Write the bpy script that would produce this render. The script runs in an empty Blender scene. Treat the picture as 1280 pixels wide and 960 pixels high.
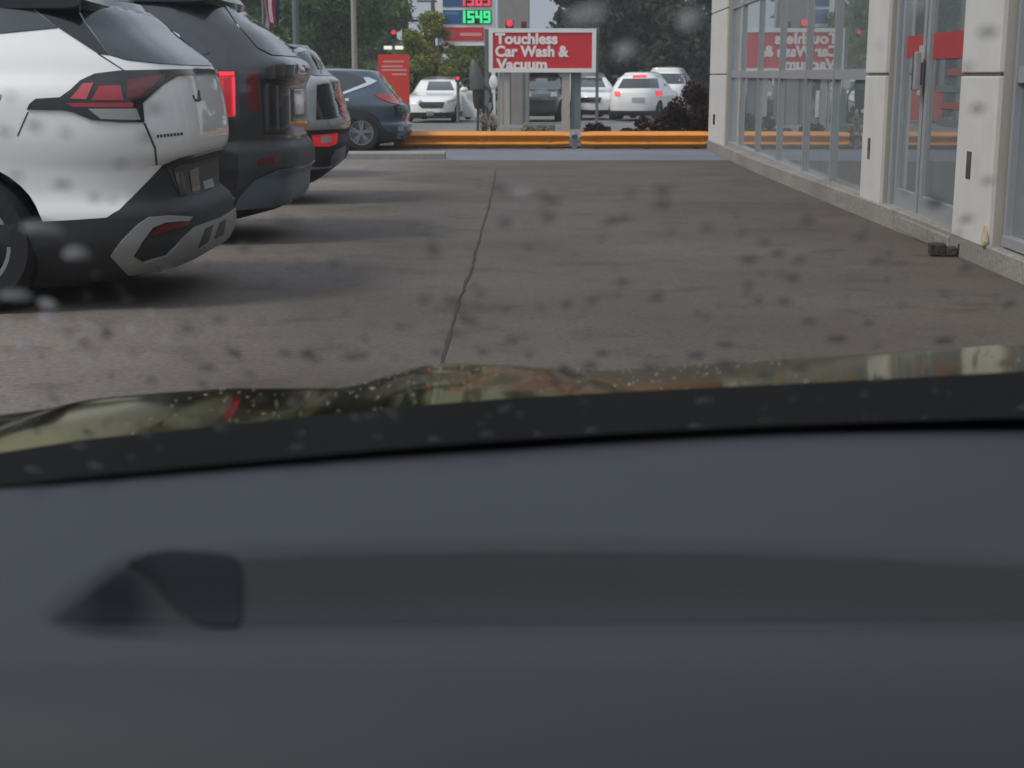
import bpy, bmesh, math, random
import numpy as np
from mathutils import Vector, Matrix
from mathutils.bvhtree import BVHTree

random.seed(7)
R = math.radians
scene = bpy.context.scene
C = scene.collection

# ------------------------------------------------------------------ camera
F, H = 1811.0, 1.2                       # focal length in photo pixels (1280 wide), eye height
TP = (480 - 93) / F
PITCH = math.atan(TP)
CP, SP = math.cos(PITCH), math.sin(PITCH)
CAM = Vector((0, 0, H))
cd = bpy.data.cameras.new('camera')
cam = bpy.data.objects.new('camera', cd); C.objects.link(cam)
cam.location = CAM
cam.rotation_euler = (R(90) - PITCH, 0, 0)
cd.sensor_width = 36; cd.lens = 36 * F / 1280
cd.clip_start = 0.02; cd.clip_end = 2000
cd.dof.use_dof = True; cd.dof.focus_distance = 6.5
cd.dof.aperture_fstop = (cd.lens / 1000) / 0.0064      # about a 4 mm aperture, as in a phone
scene.camera = cam

# ------------------------------------------------------------------ light
SUN_EL, SUN_AZ = R(48), R(-118)           # azimuth measured from +Y towards +X
world = bpy.data.worlds.new('World'); scene.world = world
world.use_nodes = True
wn, wl = world.node_tree.nodes, world.node_tree.links
wn.clear()
wo = wn.new('ShaderNodeOutputWorld'); bg = wn.new('ShaderNodeBackground')
sky = wn.new('ShaderNodeTexSky'); sky.sky_type = 'NISHITA'; sky.sun_disc = False
sky.sun_elevation = SUN_EL; sky.sun_rotation = SUN_AZ
sky.dust_density = 3; sky.air_density = 1
tc = wn.new('ShaderNodeTexCoord'); mp = wn.new('ShaderNodeMapping'); mp.inputs['Scale'].default_value = (1, 1, 3.5)
nz = wn.new('ShaderNodeTexNoise'); nz.inputs['Scale'].default_value = 2.2; nz.inputs['Detail'].default_value = 6
cr = wn.new('ShaderNodeValToRGB')        # the cloud deck
cr.color_ramp.elements[0].position = 0.3; cr.color_ramp.elements[0].color = (3.6, 4.05, 4.9, 1)
cr.color_ramp.elements[1].position = 0.72; cr.color_ramp.elements[1].color = (5.6, 5.95, 6.7, 1)
mx = wn.new('ShaderNodeMix'); mx.data_type = 'RGBA'; mx.inputs[0].default_value = 0.88
wl.new(tc.outputs['Generated'], mp.inputs['Vector']); wl.new(mp.outputs['Vector'], nz.inputs['Vector'])
wl.new(nz.outputs['Fac'], cr.inputs['Fac'])
wl.new(sky.outputs['Color'], mx.inputs[6]); wl.new(cr.outputs['Color'], mx.inputs[7])
sx_ = wn.new('ShaderNodeSeparateXYZ'); wl.new(tc.outputs['Generated'], sx_.inputs[0])
gr = wn.new('ShaderNodeMapRange'); gr.inputs['From Min'].default_value = 0.0; gr.inputs['From Max'].default_value = 0.75
gr.inputs['To Min'].default_value = 0.54; gr.inputs['To Max'].default_value = 1.12; wl.new(sx_.outputs['Z'], gr.inputs['Value'])
vm = wn.new('ShaderNodeVectorMath'); vm.operation = 'SCALE'; wl.new(mx.outputs[2], vm.inputs[0]); wl.new(gr.outputs['Result'], vm.inputs['Scale'])
wl.new(vm.outputs['Vector'], bg.inputs['Color']); bg.inputs['Strength'].default_value = 0.1
wl.new(bg.outputs['Background'], wo.inputs['Surface'])
sl = bpy.data.lights.new('sun', 'SUN'); sl.energy = 1.35; sl.angle = R(15); sl.color = (1, 0.95, 0.88)
sun = bpy.data.objects.new('sun', sl); C.objects.link(sun)
sd = Vector((math.sin(SUN_AZ) * math.cos(SUN_EL), math.cos(SUN_AZ) * math.cos(SUN_EL), math.sin(SUN_EL)))
sun.rotation_euler = sd.to_track_quat('Z', 'Y').to_euler()
scene.view_settings.view_transform = 'Standard'; scene.view_settings.look = 'None'
scene.view_settings.exposure = 0.66; scene.view_settings.gamma = 1.0
scene.render.engine = 'CYCLES'
scene.cycles.use_denoising = True
scene.cycles.max_bounces = 10; scene.cycles.transparent_max_bounces = 24
scene.cycles.sample_clamp_indirect = 6

# ------------------------------------------------------------------ geometry of the photograph
def ray(px, py):
    u, v = (px - 640) / F, (480 - py) / F
    return Vector((u, CP + v * SP, -SP + v * CP))          # not normalised; camera depth 1
def at(px, py, Y):
    r = ray(px, py); return CAM + r * (Y / r.y)
def atz(px, py, z):
    r = ray(px, py); return CAM + r * ((z - H) / r.z)
SL = 0.0085
def g(y):                                                   # the lane falls gently away
    if y < 8: return 0.0
    return -SL * (min(y, 62) - 8)
def ground(px, py):
    lo, hi = 0.3, 400
    for _ in range(60):
        m = (lo + hi) / 2
        if at(px, py, m).z > g(m): lo = m
        else: hi = m
    return at(px, py, lo)
def FX(y, rec=0.0): return 2.70 + rec + 0.035 * y           # the shop front's line
def fac(px, z=1.2, rec=0.0):                                # distance at which the shop front is seen at px
    k = (px - 640); a = 2.70 + rec
    return (F * a - k * (H - z) * SP) / (k * CP - F * 0.035)

# ------------------------------------------------------------------ materials
def new_mat(name):
    m = bpy.data.materials.new(name); m.use_nodes = True
    return m, m.node_tree.nodes, m.node_tree.links, m.node_tree.nodes['Principled BSDF']
def mat(name, col, rough=0.6, metal=0.0, coat=0.0, var=0.0, vscale=8, bump=0.0, bscale=40, spec=0.5, emit=None, es=1.0, coat_r=0.04, island=0.0, dirt=None):
    m, n, l, p = new_mat(name)
    p.inputs['Base Color'].default_value = (*col, 1)
    p.inputs['Roughness'].default_value = rough; p.inputs['Metallic'].default_value = metal
    p.inputs['Coat Weight'].default_value = coat; p.inputs['Coat Roughness'].default_value = coat_r
    p.inputs['Specular IOR Level'].default_value = spec
    src = None
    t = n.new('ShaderNodeTexCoord')
    if var or island:
        h = n.new('ShaderNodeHueSaturation'); h.inputs['Color'].default_value = (*col, 1)
        if island:
            gm = n.new('ShaderNodeNewGeometry'); f = gm.outputs['Random Per Island']; amp = island
        else:
            nt = n.new('ShaderNodeTexNoise'); nt.inputs['Scale'].default_value = vscale; nt.inputs['Detail'].default_value = 8
            nt.inputs['Roughness'].default_value = 0.65
            l.new(t.outputs['Object'], nt.inputs['Vector']); f = nt.outputs['Fac']; amp = var * 2
        mr = n.new('ShaderNodeMapRange'); mr.inputs['To Min'].default_value = 1 - amp; mr.inputs['To Max'].default_value = 1 + amp
        l.new(f, mr.inputs['Value']); l.new(mr.outputs['Result'], h.inputs['Value'])
        l.new(h.outputs['Color'], p.inputs['Base Color'])
    if bump:
        nb = n.new('ShaderNodeTexNoise'); nb.inputs['Scale'].default_value = bscale; nb.inputs['Detail'].default_value = 4
        b = n.new('ShaderNodeBump'); b.inputs['Strength'].default_value = bump; b.inputs['Distance'].default_value = 0.02
        l.new(t.outputs['Object'], nb.inputs['Vector']); l.new(nb.outputs['Fac'], b.inputs['Height']); l.new(b.outputs['Normal'], p.inputs['Normal'])
    if emit:
        p.inputs['Emission Color'].default_value = (*emit, 1); p.inputs['Emission Strength'].default_value = es
    return m
def paint(name, col, metal=0.0, rough=0.35):
    return mat(name, col, rough, metal, coat=1.0, coat_r=0.03, bump=0.04, bscale=1.6)

M = {}
M['white'] = paint('white_paint', (0.80, 0.80, 0.78))
M['black'] = paint('charcoal_paint', (0.035, 0.036, 0.038), 0.3)
M['grey'] = paint('grey_paint', (0.33, 0.355, 0.36), 0.4)
M['blue'] = paint('slate_blue_paint', (0.06, 0.085, 0.11), 0.4)
M['silver'] = paint('silver_paint', (0.35, 0.36, 0.38), 0.5)
M['glass'] = mat('dark_car_glass', (0.035, 0.043, 0.048), 0.06, coat=0.3, spec=0.7)
M['gloss'] = mat('gloss_black_trim', (0.012, 0.013, 0.014), 0.15, coat=0.6)
M['plastic'] = mat('black_plastic', (0.026, 0.028, 0.030), 0.62, bump=0.1, bscale=160)
M['dplastic'] = mat('worn_grey_plastic', (0.05, 0.055, 0.056), 0.5)
M['skid'] = mat('silver_trim', (0.34, 0.34, 0.33), 0.42, 0.35)
M['skidblue'] = mat('grey_skid_trim', (0.16, 0.20, 0.25), 0.35, 0.4)
M['chrome'] = mat('chrome', (0.7, 0.7, 0.72), 0.18, 1.0)
M['red'] = mat('red_lens', (0.36, 0.02, 0.025), 0.2, coat=0.6)
M['darkred'] = mat('dark_red_lens', (0.12, 0.008, 0.01), 0.2, coat=0.6)
M['pinkred'] = mat('pale_red_lens', (0.50, 0.07, 0.075), 0.25, coat=0.5)
M['clear'] = mat('clear_lens', (0.30, 0.30, 0.30), 0.15, coat=0.6)
M['redlit'] = mat('lit_red_lens', (0.6, 0.02, 0.03), 0.3, emit=(1, 0.03, 0.05), es=0.13)
M['redsoft'] = mat('dim_red_lens', (0.5, 0.02, 0.025), 0.3, emit=(1, 0.03, 0.05), es=0.03)
M['brake'] = mat('lit_brake_lens', (0.6, 0.02, 0.03), 0.3, emit=(1, 0.05, 0.09), es=0.42)
M['plate'] = mat('licence_plate', (0.35, 0.36, 0.36), 0.5)
M['tyre'] = mat('tyre_rubber', (0.012, 0.012, 0.013), 0.8, bump=0.2, bscale=60)
M['rim'] = mat('alloy_rim', (0.38, 0.39, 0.40), 0.3, 0.8)
M['whitep'] = mat('white_sheet_metal', (0.72, 0.72, 0.70), 0.4, var=0.05, vscale=3)
M['signred'] = mat('red_sign_face', (0.56, 0.020, 0.030), 0.4, var=0.05, vscale=4)
M['brightred'] = mat('bright_red_banner', (0.60, 0.03, 0.025), 0.5, var=0.08, vscale=3)
M['letter'] = mat('sign_letters', (0.80, 0.72, 0.69), 0.5)
M['paleprint'] = mat('pale_print', (0.62, 0.30, 0.27), 0.6)
M['noticered'] = mat('red_notice_paper', (0.34, 0.03, 0.03), 0.7, var=0.15, vscale=5)
M['darkprint'] = mat('muted_print', (0.22, 0.09, 0.09), 0.6)
M['signblue'] = mat('blue_sign_face', (0.02, 0.085, 0.23), 0.4, var=0.06, vscale=3)
M['paleblue'] = mat('pale_blue_print', (0.08, 0.19, 0.36), 0.5)
M['black_panel'] = mat('display_black', (0.01, 0.012, 0.012), 0.4)
M['ledg'] = mat('green_led', (0.02, 0.3, 0.1), 0.5, emit=(0.03, 1.0, 0.34), es=0.5)
M['ledr'] = mat('red_led', (0.3, 0.02, 0.03), 0.5, emit=(1.0, 0.06, 0.12), es=0.5)
M['postgrey'] = mat('grey_painted_post', (0.12, 0.14, 0.135), 0.6, var=0.12, vscale=4)
M['postpale'] = mat('pale_painted_post', (0.36, 0.34, 0.31), 0.6, var=0.1, vscale=4)
M['concrete'] = mat('pylon_concrete', (0.25, 0.235, 0.22), 0.85, var=0.13, vscale=3, bump=0.2, bscale=20)
M['kerb'] = mat('kerb_concrete', (0.25, 0.24, 0.225), 0.85, var=0.18, vscale=5, bump=0.3, bscale=25)
M['yellow'] = mat('orange_rail_paint', (0.68, 0.265, 0.03), 0.42, var=0.14, vscale=5, bump=0.1, bscale=12)
M['galv'] = mat('galvanised_steel', (0.22, 0.22, 0.23), 0.5, 0.6, var=0.15, vscale=10)
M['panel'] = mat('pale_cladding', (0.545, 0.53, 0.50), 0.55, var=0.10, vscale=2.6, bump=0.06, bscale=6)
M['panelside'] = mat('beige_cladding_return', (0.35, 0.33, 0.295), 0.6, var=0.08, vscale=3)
M['alu'] = mat('grey_aluminium_frame', (0.33, 0.345, 0.36), 0.42, 0.35, var=0.06, vscale=5)
M['interior'] = mat('shop_interior_wall', (0.10, 0.10, 0.098), 0.9, var=0.2, vscale=1.2)
M['floor_in'] = mat('shop_floor', (0.14, 0.135, 0.13), 0.6)
M['bark'] = mat('tree_bark', (0.03, 0.026, 0.02), 0.9, var=0.2, vscale=6, bump=0.4, bscale=20)
M['pole_wood'] = mat('weathered_pole', (0.09, 0.085, 0.08), 0.9, var=0.15, vscale=6)
M['pole_pale'] = mat('pale_pole', (0.28, 0.26, 0.23), 0.8, var=0.1, vscale=6)
M['soil'] = mat('dark_mulch', (0.07, 0.062, 0.052), 0.95, var=0.3, vscale=9, bump=0.6, bscale=30)
def leaf(name, col, tr=0.5):
    m = mat(name, col, 0.6, island=0.5, spec=0.25)
    n, l = m.node_tree.nodes, m.node_tree.links
    p, out = n['Principled BSDF'], n['Material Output']
    t = n.new('ShaderNodeBsdfTranslucent'); mixs = n.new('ShaderNodeMixShader'); mixs.inputs['Fac'].default_value = tr
    l.new(p.inputs['Base Color'].links[0].from_socket, t.inputs['Color'])
    l.new(p.outputs['BSDF'], mixs.inputs[1]); l.new(t.outputs['BSDF'], mixs.inputs[2]); l.new(mixs.outputs['Shader'], out.inputs['Surface'])
    return m
M['leaf1'] = leaf('broad_green_leaf', (0.15, 0.235, 0.075))
M['leaf2'] = leaf('olive_leaf', (0.24, 0.26, 0.05))
M['leaf3'] = leaf('dark_conifer_leaf', (0.075, 0.092, 0.07))
M['leaf4'] = leaf('purple_leaf', (0.05, 0.026, 0.027))
M['leaf5'] = leaf('lime_leaf', (0.13, 0.18, 0.04))
M['leaf6'] = leaf('far_wood_leaf', (0.09, 0.115, 0.07))
M['bloom'] = leaf('cream_bloom', (0.42, 0.38, 0.28))
M['dash'] = mat('soft_grey_dash', (0.030, 0.0318, 0.0395), 0.62, var=0.03, vscale=6, bump=0.05, bscale=400, spec=0.35)
M['dashdark'] = mat('dark_vent_plastic', (0.0185, 0.020, 0.0245), 0.9, spec=0.1)
M['tray'] = mat('rubber_tray_mat', (0.028, 0.0295, 0.034), 0.8, spec=0.25)
M['frit'] = mat('black_frit', (0.0055, 0.006, 0.006), 0.5, spec=0.2)
M['cowl'] = mat('black_cowl_plastic', (0.0065, 0.007, 0.007), 0.9, spec=0.06)
M['lining'] = mat('grey_headlining', (0.16, 0.165, 0.175), 0.9)
M['hood'] = mat('olive_bronze_paint', (0.16, 0.148, 0.062), 0.09, 1.0, coat=0.10, coat_r=0.02, bump=0.012, bscale=3)
M['hood'].node_tree.nodes['Principled BSDF'].inputs['Specular Tint'].default_value = (0.54, 0.52, 0.31, 1)
M['flagred'] = mat('flag_red', (0.42, 0.05, 0.07), 0.8)
M['flagwhite'] = mat('flag_white', (0.6, 0.5, 0.5), 0.8)
M['flagblue'] = mat('flag_dark_blue', (0.04, 0.05, 0.13), 0.8)
M['lampwhite'] = mat('lamp_white', (0.7, 0.7, 0.68), 0.4, emit=(1, 0.95, 0.85), es=0.35)
M['steel'] = mat('grey_steel_dome', (0.085, 0.09, 0.087), 0.6, 0.2, var=0.1, vscale=4)
M['brown'] = mat('dark_brown_cabinet', (0.03, 0.018, 0.016), 0.6, var=0.15, vscale=4)
M['rubble'] = mat('asphalt_lump', (0.045, 0.04, 0.036), 0.95, var=0.3, vscale=14, bump=0.6, bscale=40)
M['foam'] = mat('broken_cladding_core', (0.40, 0.33, 0.22), 0.9, var=0.2, vscale=20)
M['tar'] = mat('joint_tar', (0.030, 0.027, 0.025), 0.9)
M['joint'] = mat('saw_cut_joint', (0.115, 0.10, 0.092), 0.9)

# ground: brownish worn concrete, windshield veil painted in as a lighter stall side
def pavement(name, c1, c2, stain, sc=1.0, rough=0.78, pale=None):
    m, n, l, p = new_mat(name)
    t = n.new('ShaderNodeTexCoord')
    def noise(s, d=6, xyz=None):
        nt = n.new('ShaderNodeTexNoise'); nt.inputs['Scale'].default_value = s; nt.inputs['Detail'].default_value = d
        if xyz:
            mp = n.new('ShaderNodeMapping'); mp.inputs['Scale'].default_value = xyz
            l.new(t.outputs['Object'], mp.inputs['Vector']); l.new(mp.outputs['Vector'], nt.inputs['Vector'])
        else: l.new(t.outputs['Object'], nt.inputs['Vector'])
        return nt.outputs['Fac']
    def ramp(f, a, b, ca, cb):
        r = n.new('ShaderNodeValToRGB'); r.color_ramp.elements[0].position = a; r.color_ramp.elements[1].position = b
        r.color_ramp.elements[0].color = (*ca, 1); r.color_ramp.elements[1].color = (*cb, 1)
        l.new(f, r.inputs['Fac']); return r.outputs['Color']
    base = ramp(noise(0.55 * sc, 8), 0.35, 0.65, c1, c2)
    def mul(a, b, fac=1.0):
        x = n.new('ShaderNodeMix'); x.data_type = 'RGBA'; x.blend_type = 'MULTIPLY'; x.inputs[0].default_value = fac
        l.new(a, x.inputs[6]); l.new(b, x.inputs[7]); return x.outputs[2]
    spots = ramp(noise(2.6 * sc, 5), 0.30, 0.46, stain, (1, 1, 1))
    band = ramp(noise(0.7 * sc, 4, (0.45, 1.1, 1)), 0.36, 0.62, (0.90, 0.89, 0.88), (1.04, 1.035, 1.03))
    fine = ramp(noise(34, 7), 0.3, 0.7, (0.74, 0.74, 0.74), (1.24, 1.24, 1.24))
    if pale:                                   # windshield veil put into the colour, paler over the bays
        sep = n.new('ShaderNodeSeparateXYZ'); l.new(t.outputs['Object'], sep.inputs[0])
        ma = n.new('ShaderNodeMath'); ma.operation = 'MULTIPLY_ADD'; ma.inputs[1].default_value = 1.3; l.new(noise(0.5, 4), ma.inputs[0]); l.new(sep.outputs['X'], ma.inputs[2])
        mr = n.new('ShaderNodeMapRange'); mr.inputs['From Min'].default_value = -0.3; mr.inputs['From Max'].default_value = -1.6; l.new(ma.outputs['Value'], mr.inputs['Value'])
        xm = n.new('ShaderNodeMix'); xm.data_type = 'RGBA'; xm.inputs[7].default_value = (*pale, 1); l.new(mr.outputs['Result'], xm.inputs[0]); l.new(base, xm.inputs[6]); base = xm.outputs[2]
    col = mul(mul(mul(base, spots), band), fine)
    l.new(col, p.inputs['Base Color'])
    rr = n.new('ShaderNodeMapRange'); rr.inputs['To Min'].default_value = rough - 0.2; rr.inputs['To Max'].default_value = rough + 0.15
    l.new(noise(0.9, 4), rr.inputs['Value']); l.new(rr.outputs['Result'], p.inputs['Roughness'])
    b = n.new('ShaderNodeBump'); b.inputs['Strength'].default_value = 0.25; b.inputs['Distance'].default_value = 0.01
    l.new(noise(70, 5), b.inputs['Height']); l.new(b.outputs['Normal'], p.inputs['Normal'])
    p.inputs['Specular IOR Level'].default_value = 0.35
    return m
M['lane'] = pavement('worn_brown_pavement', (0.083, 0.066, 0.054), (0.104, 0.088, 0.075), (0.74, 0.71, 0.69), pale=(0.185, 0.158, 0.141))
M['apron'] = pavement('veil_tinted_asphalt', (0.135, 0.145, 0.18), (0.155, 0.165, 0.20), (0.9, 0.9, 0.9), rough=0.5)  # bluish windshield veil painted into the colour of this strip
M['street'] = pavement('street_asphalt', (0.17, 0.165, 0.155), (0.21, 0.20, 0.19), (0.9, 0.9, 0.9))
M['earth'] = mat('far_ground', (0.10, 0.11, 0.07), 0.95, var=0.25, vscale=0.2)
M['plinth'] = pavement('plinth_concrete', (0.22, 0.20, 0.18), (0.27, 0.25, 0.23), (0.85, 0.83, 0.8))

def shop_glass():
    m, n, l, p = new_mat('shop_window_glass')
    out = n['Material Output']; n.remove(p)
    tr = n.new('ShaderNodeBsdfTransparent'); tr.inputs['Color'].default_value = (0.62, 0.66, 0.66, 1)
    gl = n.new('ShaderNodeBsdfGlossy'); gl.inputs['Roughness'].default_value = 0.0; gl.inputs['Color'].default_value = (0.93, 0.96, 0.96, 1)
    t = n.new('ShaderNodeTexCoord'); nb = n.new('ShaderNodeTexNoise'); nb.inputs['Scale'].default_value = 0.9; nb.inputs['Detail'].default_value = 1
    b = n.new('ShaderNodeBump'); b.inputs['Strength'].default_value = 0.02; b.inputs['Distance'].default_value = 0.03
    l.new(t.outputs['Object'], nb.inputs['Vector']); l.new(nb.outputs['Fac'], b.inputs['Height']); l.new(b.outputs['Normal'], gl.inputs['Normal'])
    fr = n.new('ShaderNodeFresnel'); fr.inputs['IOR'].default_value = 1.52
    a = n.new('ShaderNodeMath'); a.operation = 'MULTIPLY_ADD'; a.inputs[1].default_value = 1.35; a.inputs[2].default_value = 0.10; a.use_clamp = True
    mixs = n.new('ShaderNodeMixShader')
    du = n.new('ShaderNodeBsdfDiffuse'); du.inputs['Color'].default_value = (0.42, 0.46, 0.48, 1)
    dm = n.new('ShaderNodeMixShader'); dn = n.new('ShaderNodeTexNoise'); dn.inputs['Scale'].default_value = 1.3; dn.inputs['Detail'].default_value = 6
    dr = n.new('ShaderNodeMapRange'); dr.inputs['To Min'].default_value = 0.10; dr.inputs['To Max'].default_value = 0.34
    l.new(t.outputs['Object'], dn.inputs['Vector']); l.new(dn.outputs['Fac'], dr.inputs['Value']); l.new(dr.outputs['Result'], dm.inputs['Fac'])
    l.new(fr.outputs['Fac'], a.inputs[0]); l.new(a.outputs['Value'], mixs.inputs['Fac'])
    l.new(tr.outputs['BSDF'], mixs.inputs[1]); l.new(gl.outputs['BSDF'], mixs.inputs[2]); l.new(mixs.outputs['Shader'], dm.inputs[1]); l.new(du.outputs['BSDF'], dm.inputs[2]); l.new(dm.outputs['Shader'], out.inputs['Surface'])
    return m
M['pane'] = shop_glass()
def clear_glass():
    m, n, l, p = new_mat('windshield_glass')
    out = n['Material Output']; n.remove(p)
    tr = n.new('ShaderNodeBsdfTransparent'); tr.inputs['Color'].default_value = (0.915, 0.93, 0.92, 1)
    l.new(tr.outputs['BSDF'], out.inputs['Surface']); return m
M['shield'] = clear_glass()
def drop_mat(name, a, grey):
    m, n, l, p = new_mat(name)
    out = n['Material Output']; n.remove(p)
    tr = n.new('ShaderNodeBsdfTransparent'); tl = n.new('ShaderNodeBsdfTranslucent'); tl.inputs['Color'].default_value = (grey, grey, grey * 1.03, 1)
    mixs = n.new('ShaderNodeMixShader'); mixs.inputs['Fac'].default_value = a
    l.new(tr.outputs['BSDF'], mixs.inputs[1]); l.new(tl.outputs['BSDF'], mixs.inputs[2]); l.new(mixs.outputs['Shader'], out.inputs['Surface'])
    return m
M['drop'] = drop_mat('rain_drop_grey', 0.62, 0.075)
M['drop2'] = drop_mat('rain_drop_bright', 0.42, 0.36)
M['drop3'] = drop_mat('rain_drop_pale', 0.6, 0.26)
M['bead'] = mat('hood_water_bead', (0.10, 0.09, 0.05), 0.12, 0.3, coat=1.0)

# ------------------------------------------------------------------ helpers
def link(name, me, m, parent=None):
    o = bpy.data.objects.new(name, me); C.objects.link(o)
    if m is not None and not me.materials: me.materials.append(m)
    if parent is not None: o.parent = parent
    return o
def obj(name, bm, m, parent=None, smooth=None, local=None, recalc=True):
    if recalc: bmesh.ops.recalc_face_normals(bm, faces=bm.faces)
    if local is not None: bmesh.ops.transform(bm, matrix=local.inverted(), verts=bm.verts)
    me = bpy.data.meshes.new(name); bm.to_mesh(me); bm.free()
    if smooth is not None:
        for p in me.polygons: p.use_smooth = True
        me.set_sharp_from_angle(angle=R(smooth))
    return link(name, me, m, parent)
def thing(name, label, cat, loc=(0, 0, 0), rz=0.0, group=None):
    o = bpy.data.objects.new(name, None); C.objects.link(o); o.empty_display_size = 0.1
    o.location = loc; o.rotation_euler = (0, 0, rz)
    return tag(o, label, cat, group)
def tag(o, label=None, cat=None, group=None, kind=None):
    if label: o['label'] = label
    if cat: o['category'] = cat
    if group: o['group'] = group
    if kind: o['kind'] = kind
    return o
def mtx(o): return Matrix.Translation(o.location) @ Matrix.Rotation(o.rotation_euler[2], 4, 'Z')
def dup(root, loc, rz, label, group=None):
    r = root.copy(); C.objects.link(r); r.location = loc; r.rotation_euler = (0, 0, rz); r['label'] = label
    if group: r['group'] = group
    for ch in list(root.children):
        c = ch.copy(); C.objects.link(c); c.parent = r
        for gch in ch.children:
            d = gch.copy(); C.objects.link(d); d.parent = c
    return r
def box(bm, x0, x1, y0, y1, z0, z1, bev=0.0, mx=None):
    r = bmesh.ops.create_cube(bm, size=1.0)
    vs = r['verts']
    bmesh.ops.scale(bm, vec=(x1 - x0, y1 - y0, z1 - z0), verts=vs)
    bmesh.ops.translate(bm, vec=((x0 + x1) / 2, (y0 + y1) / 2, (z0 + z1) / 2), verts=vs)
    if bev:
        es = list({e for v in vs for e in v.link_edges})
        rr = bmesh.ops.bevel(bm, geom=es, offset=bev, segments=2, affect='EDGES', profile=0.6)
        vs = list({v for f in rr['faces'] for v in f.verts} | {v for v in vs if v.is_valid})
    if mx is not None: bmesh.ops.transform(bm, matrix=mx, verts=vs)
    return bm
def B(*a, **k): return box(bmesh.new(), *a, **k)
def tube(bm, pts, rad, n=8, cap=True):
    rings = []
    pts = [Vector(p) for p in pts]
    rads = rad if isinstance(rad, (list, tuple)) else [rad] * len(pts)
    for i, p in enumerate(pts):
        d = (pts[min(i + 1, len(pts) - 1)] - pts[max(i - 1, 0)]).normalized()
        a = d.orthogonal().normalized() if abs(d.z) > 0.99 else d.cross(Vector((0, 0, 1))).normalized()
        if abs(d.z) > 0.99: a = Vector((1, 0, 0))
        b = d.cross(a).normalized()
        rings.append([bm.verts.new(p + (a * math.cos(2 * math.pi * k / n) + b * math.sin(2 * math.pi * k / n)) * rads[i]) for k in range(n)])
    for r0, r1 in zip(rings, rings[1:]):
        for k in range(n): bm.faces.new((r0[k], r0[(k + 1) % n], r1[(k + 1) % n], r1[k]))
    if cap: bm.faces.new(rings[0][::-1]); bm.faces.new(rings[-1])
    return bm
def lathe(bm, prof, n=16, axis='Z', mx=None, caps=(True, True)):
    rings = []
    for r, z in prof:
        rings.append([bm.verts.new((r * math.cos(2 * math.pi * k / n), r * math.sin(2 * math.pi * k / n), z)) for k in range(n)])
    for r0, r1 in zip(rings, rings[1:]):
        for k in range(n): bm.faces.new((r0[k], r0[(k + 1) % n], r1[(k + 1) % n], r1[k]))
    if caps[0]: bm.faces.new(rings[0][::-1])
    if caps[1]: bm.faces.new(rings[-1])
    vs = [v for r in rings for v in r]
    if axis == 'Y': bmesh.ops.transform(bm, matrix=Matrix.Rotation(R(-90), 4, 'X'), verts=vs)
    if axis == 'X': bmesh.ops.transform(bm, matrix=Matrix.Rotation(R(90), 4, 'Y'), verts=vs)
    if mx is not None: bmesh.ops.transform(bm, matrix=mx, verts=vs)
    return bm
def prism(bm, pts, y0, y1, mx=None):
    """outline pts (x, z) extruded from y0 to y1"""
    a = [bm.verts.new((x, y0, z)) for x, z in pts]; b = [bm.verts.new((x, y1, z)) for x, z in pts]
    bm.faces.new(a); bm.faces.new(b[::-1])
    for i in range(len(pts)):
        j = (i + 1) % len(pts); bm.faces.new((a[j], a[i], b[i], b[j]))
    if mx is not None: bmesh.ops.transform(bm, matrix=mx, verts=a + b)
    return bm
def sheet(name, xs, ys, zf, m):
    bm = bmesh.new()
    vs = [[bm.verts.new((x, y, zf(x, y))) for x in xs] for y in ys]
    for r0, r1 in zip(vs, vs[1:]):
        for i in range(len(xs) - 1): bm.faces.new((r0[i], r0[i + 1], r1[i + 1], r1[i]))
    return tag(obj(name, bm, m), kind='structure')
def lerp(tab, x):
    if x <= tab[0][0]: return tab[0][1]
    for (a, va), (b, vb) in zip(tab, tab[1:]):
        if x <= b: return va + (vb - va) * (x - a) / (b - a)
    return tab[-1][1]
def smoothtab(tab, x):
    if x <= tab[0][0]: return tab[0][1]
    if x >= tab[-1][0]: return tab[-1][1]
    for i in range(len(tab) - 1):
        a, va = tab[i]; b, vb = tab[i + 1]
        if x <= b:
            def sl(k):
                if k == 0 or k == len(tab) - 1: return 0 if len(tab) < 2 else ((tab[min(k+1,len(tab)-1)][1]-tab[max(k-1,0)][1])/(tab[min(k+1,len(tab)-1)][0]-tab[max(k-1,0)][0]))
                d0 = (tab[k][1] - tab[k - 1][1]) / (tab[k][0] - tab[k - 1][0]); d1 = (tab[k + 1][1] - tab[k][1]) / (tab[k + 1][0] - tab[k][0])
                return 0 if d0 * d1 <= 0 else 2 * d0 * d1 / (d0 + d1)
            h = b - a; t = (x - a) / h; m0, m1 = sl(i) * h, sl(i + 1) * h
            return (2*t**3 - 3*t**2 + 1)*va + (t**3 - 2*t**2 + t)*m0 + (-2*t**3 + 3*t**2)*vb + (t**3 - t**2)*m1

def text_bm(s, w, h, depth=0.012, bold=0.012):
    """flat lettering, w wide and h tall (cap height), lying in the xz plane, lower left at the origin"""
    cu = bpy.data.curves.new('lettering', 'FONT'); cu.body = s; cu.size = 1; cu.extrude = depth / 2; cu.offset = bold; cu.resolution_u = 3
    o = bpy.data.objects.new('lettering', cu); C.objects.link(o)
    dg = bpy.context.evaluated_depsgraph_get(); me = bpy.data.meshes.new_from_object(o.evaluated_get(dg))
    bm = bmesh.new(); bm.from_mesh(me); bpy.data.objects.remove(o); bpy.data.curves.remove(cu); bpy.data.meshes.remove(me)
    xs = [v.co.x for v in bm.verts]; x0, x1 = min(xs), max(xs)
    capy = max(v.co.y for v in bm.verts)
    for v in bm.verts:
        x, y, z = v.co
        v.co = ((x - x0) / (x1 - x0) * w, -z, y / capy * h)
    return bm

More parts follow.
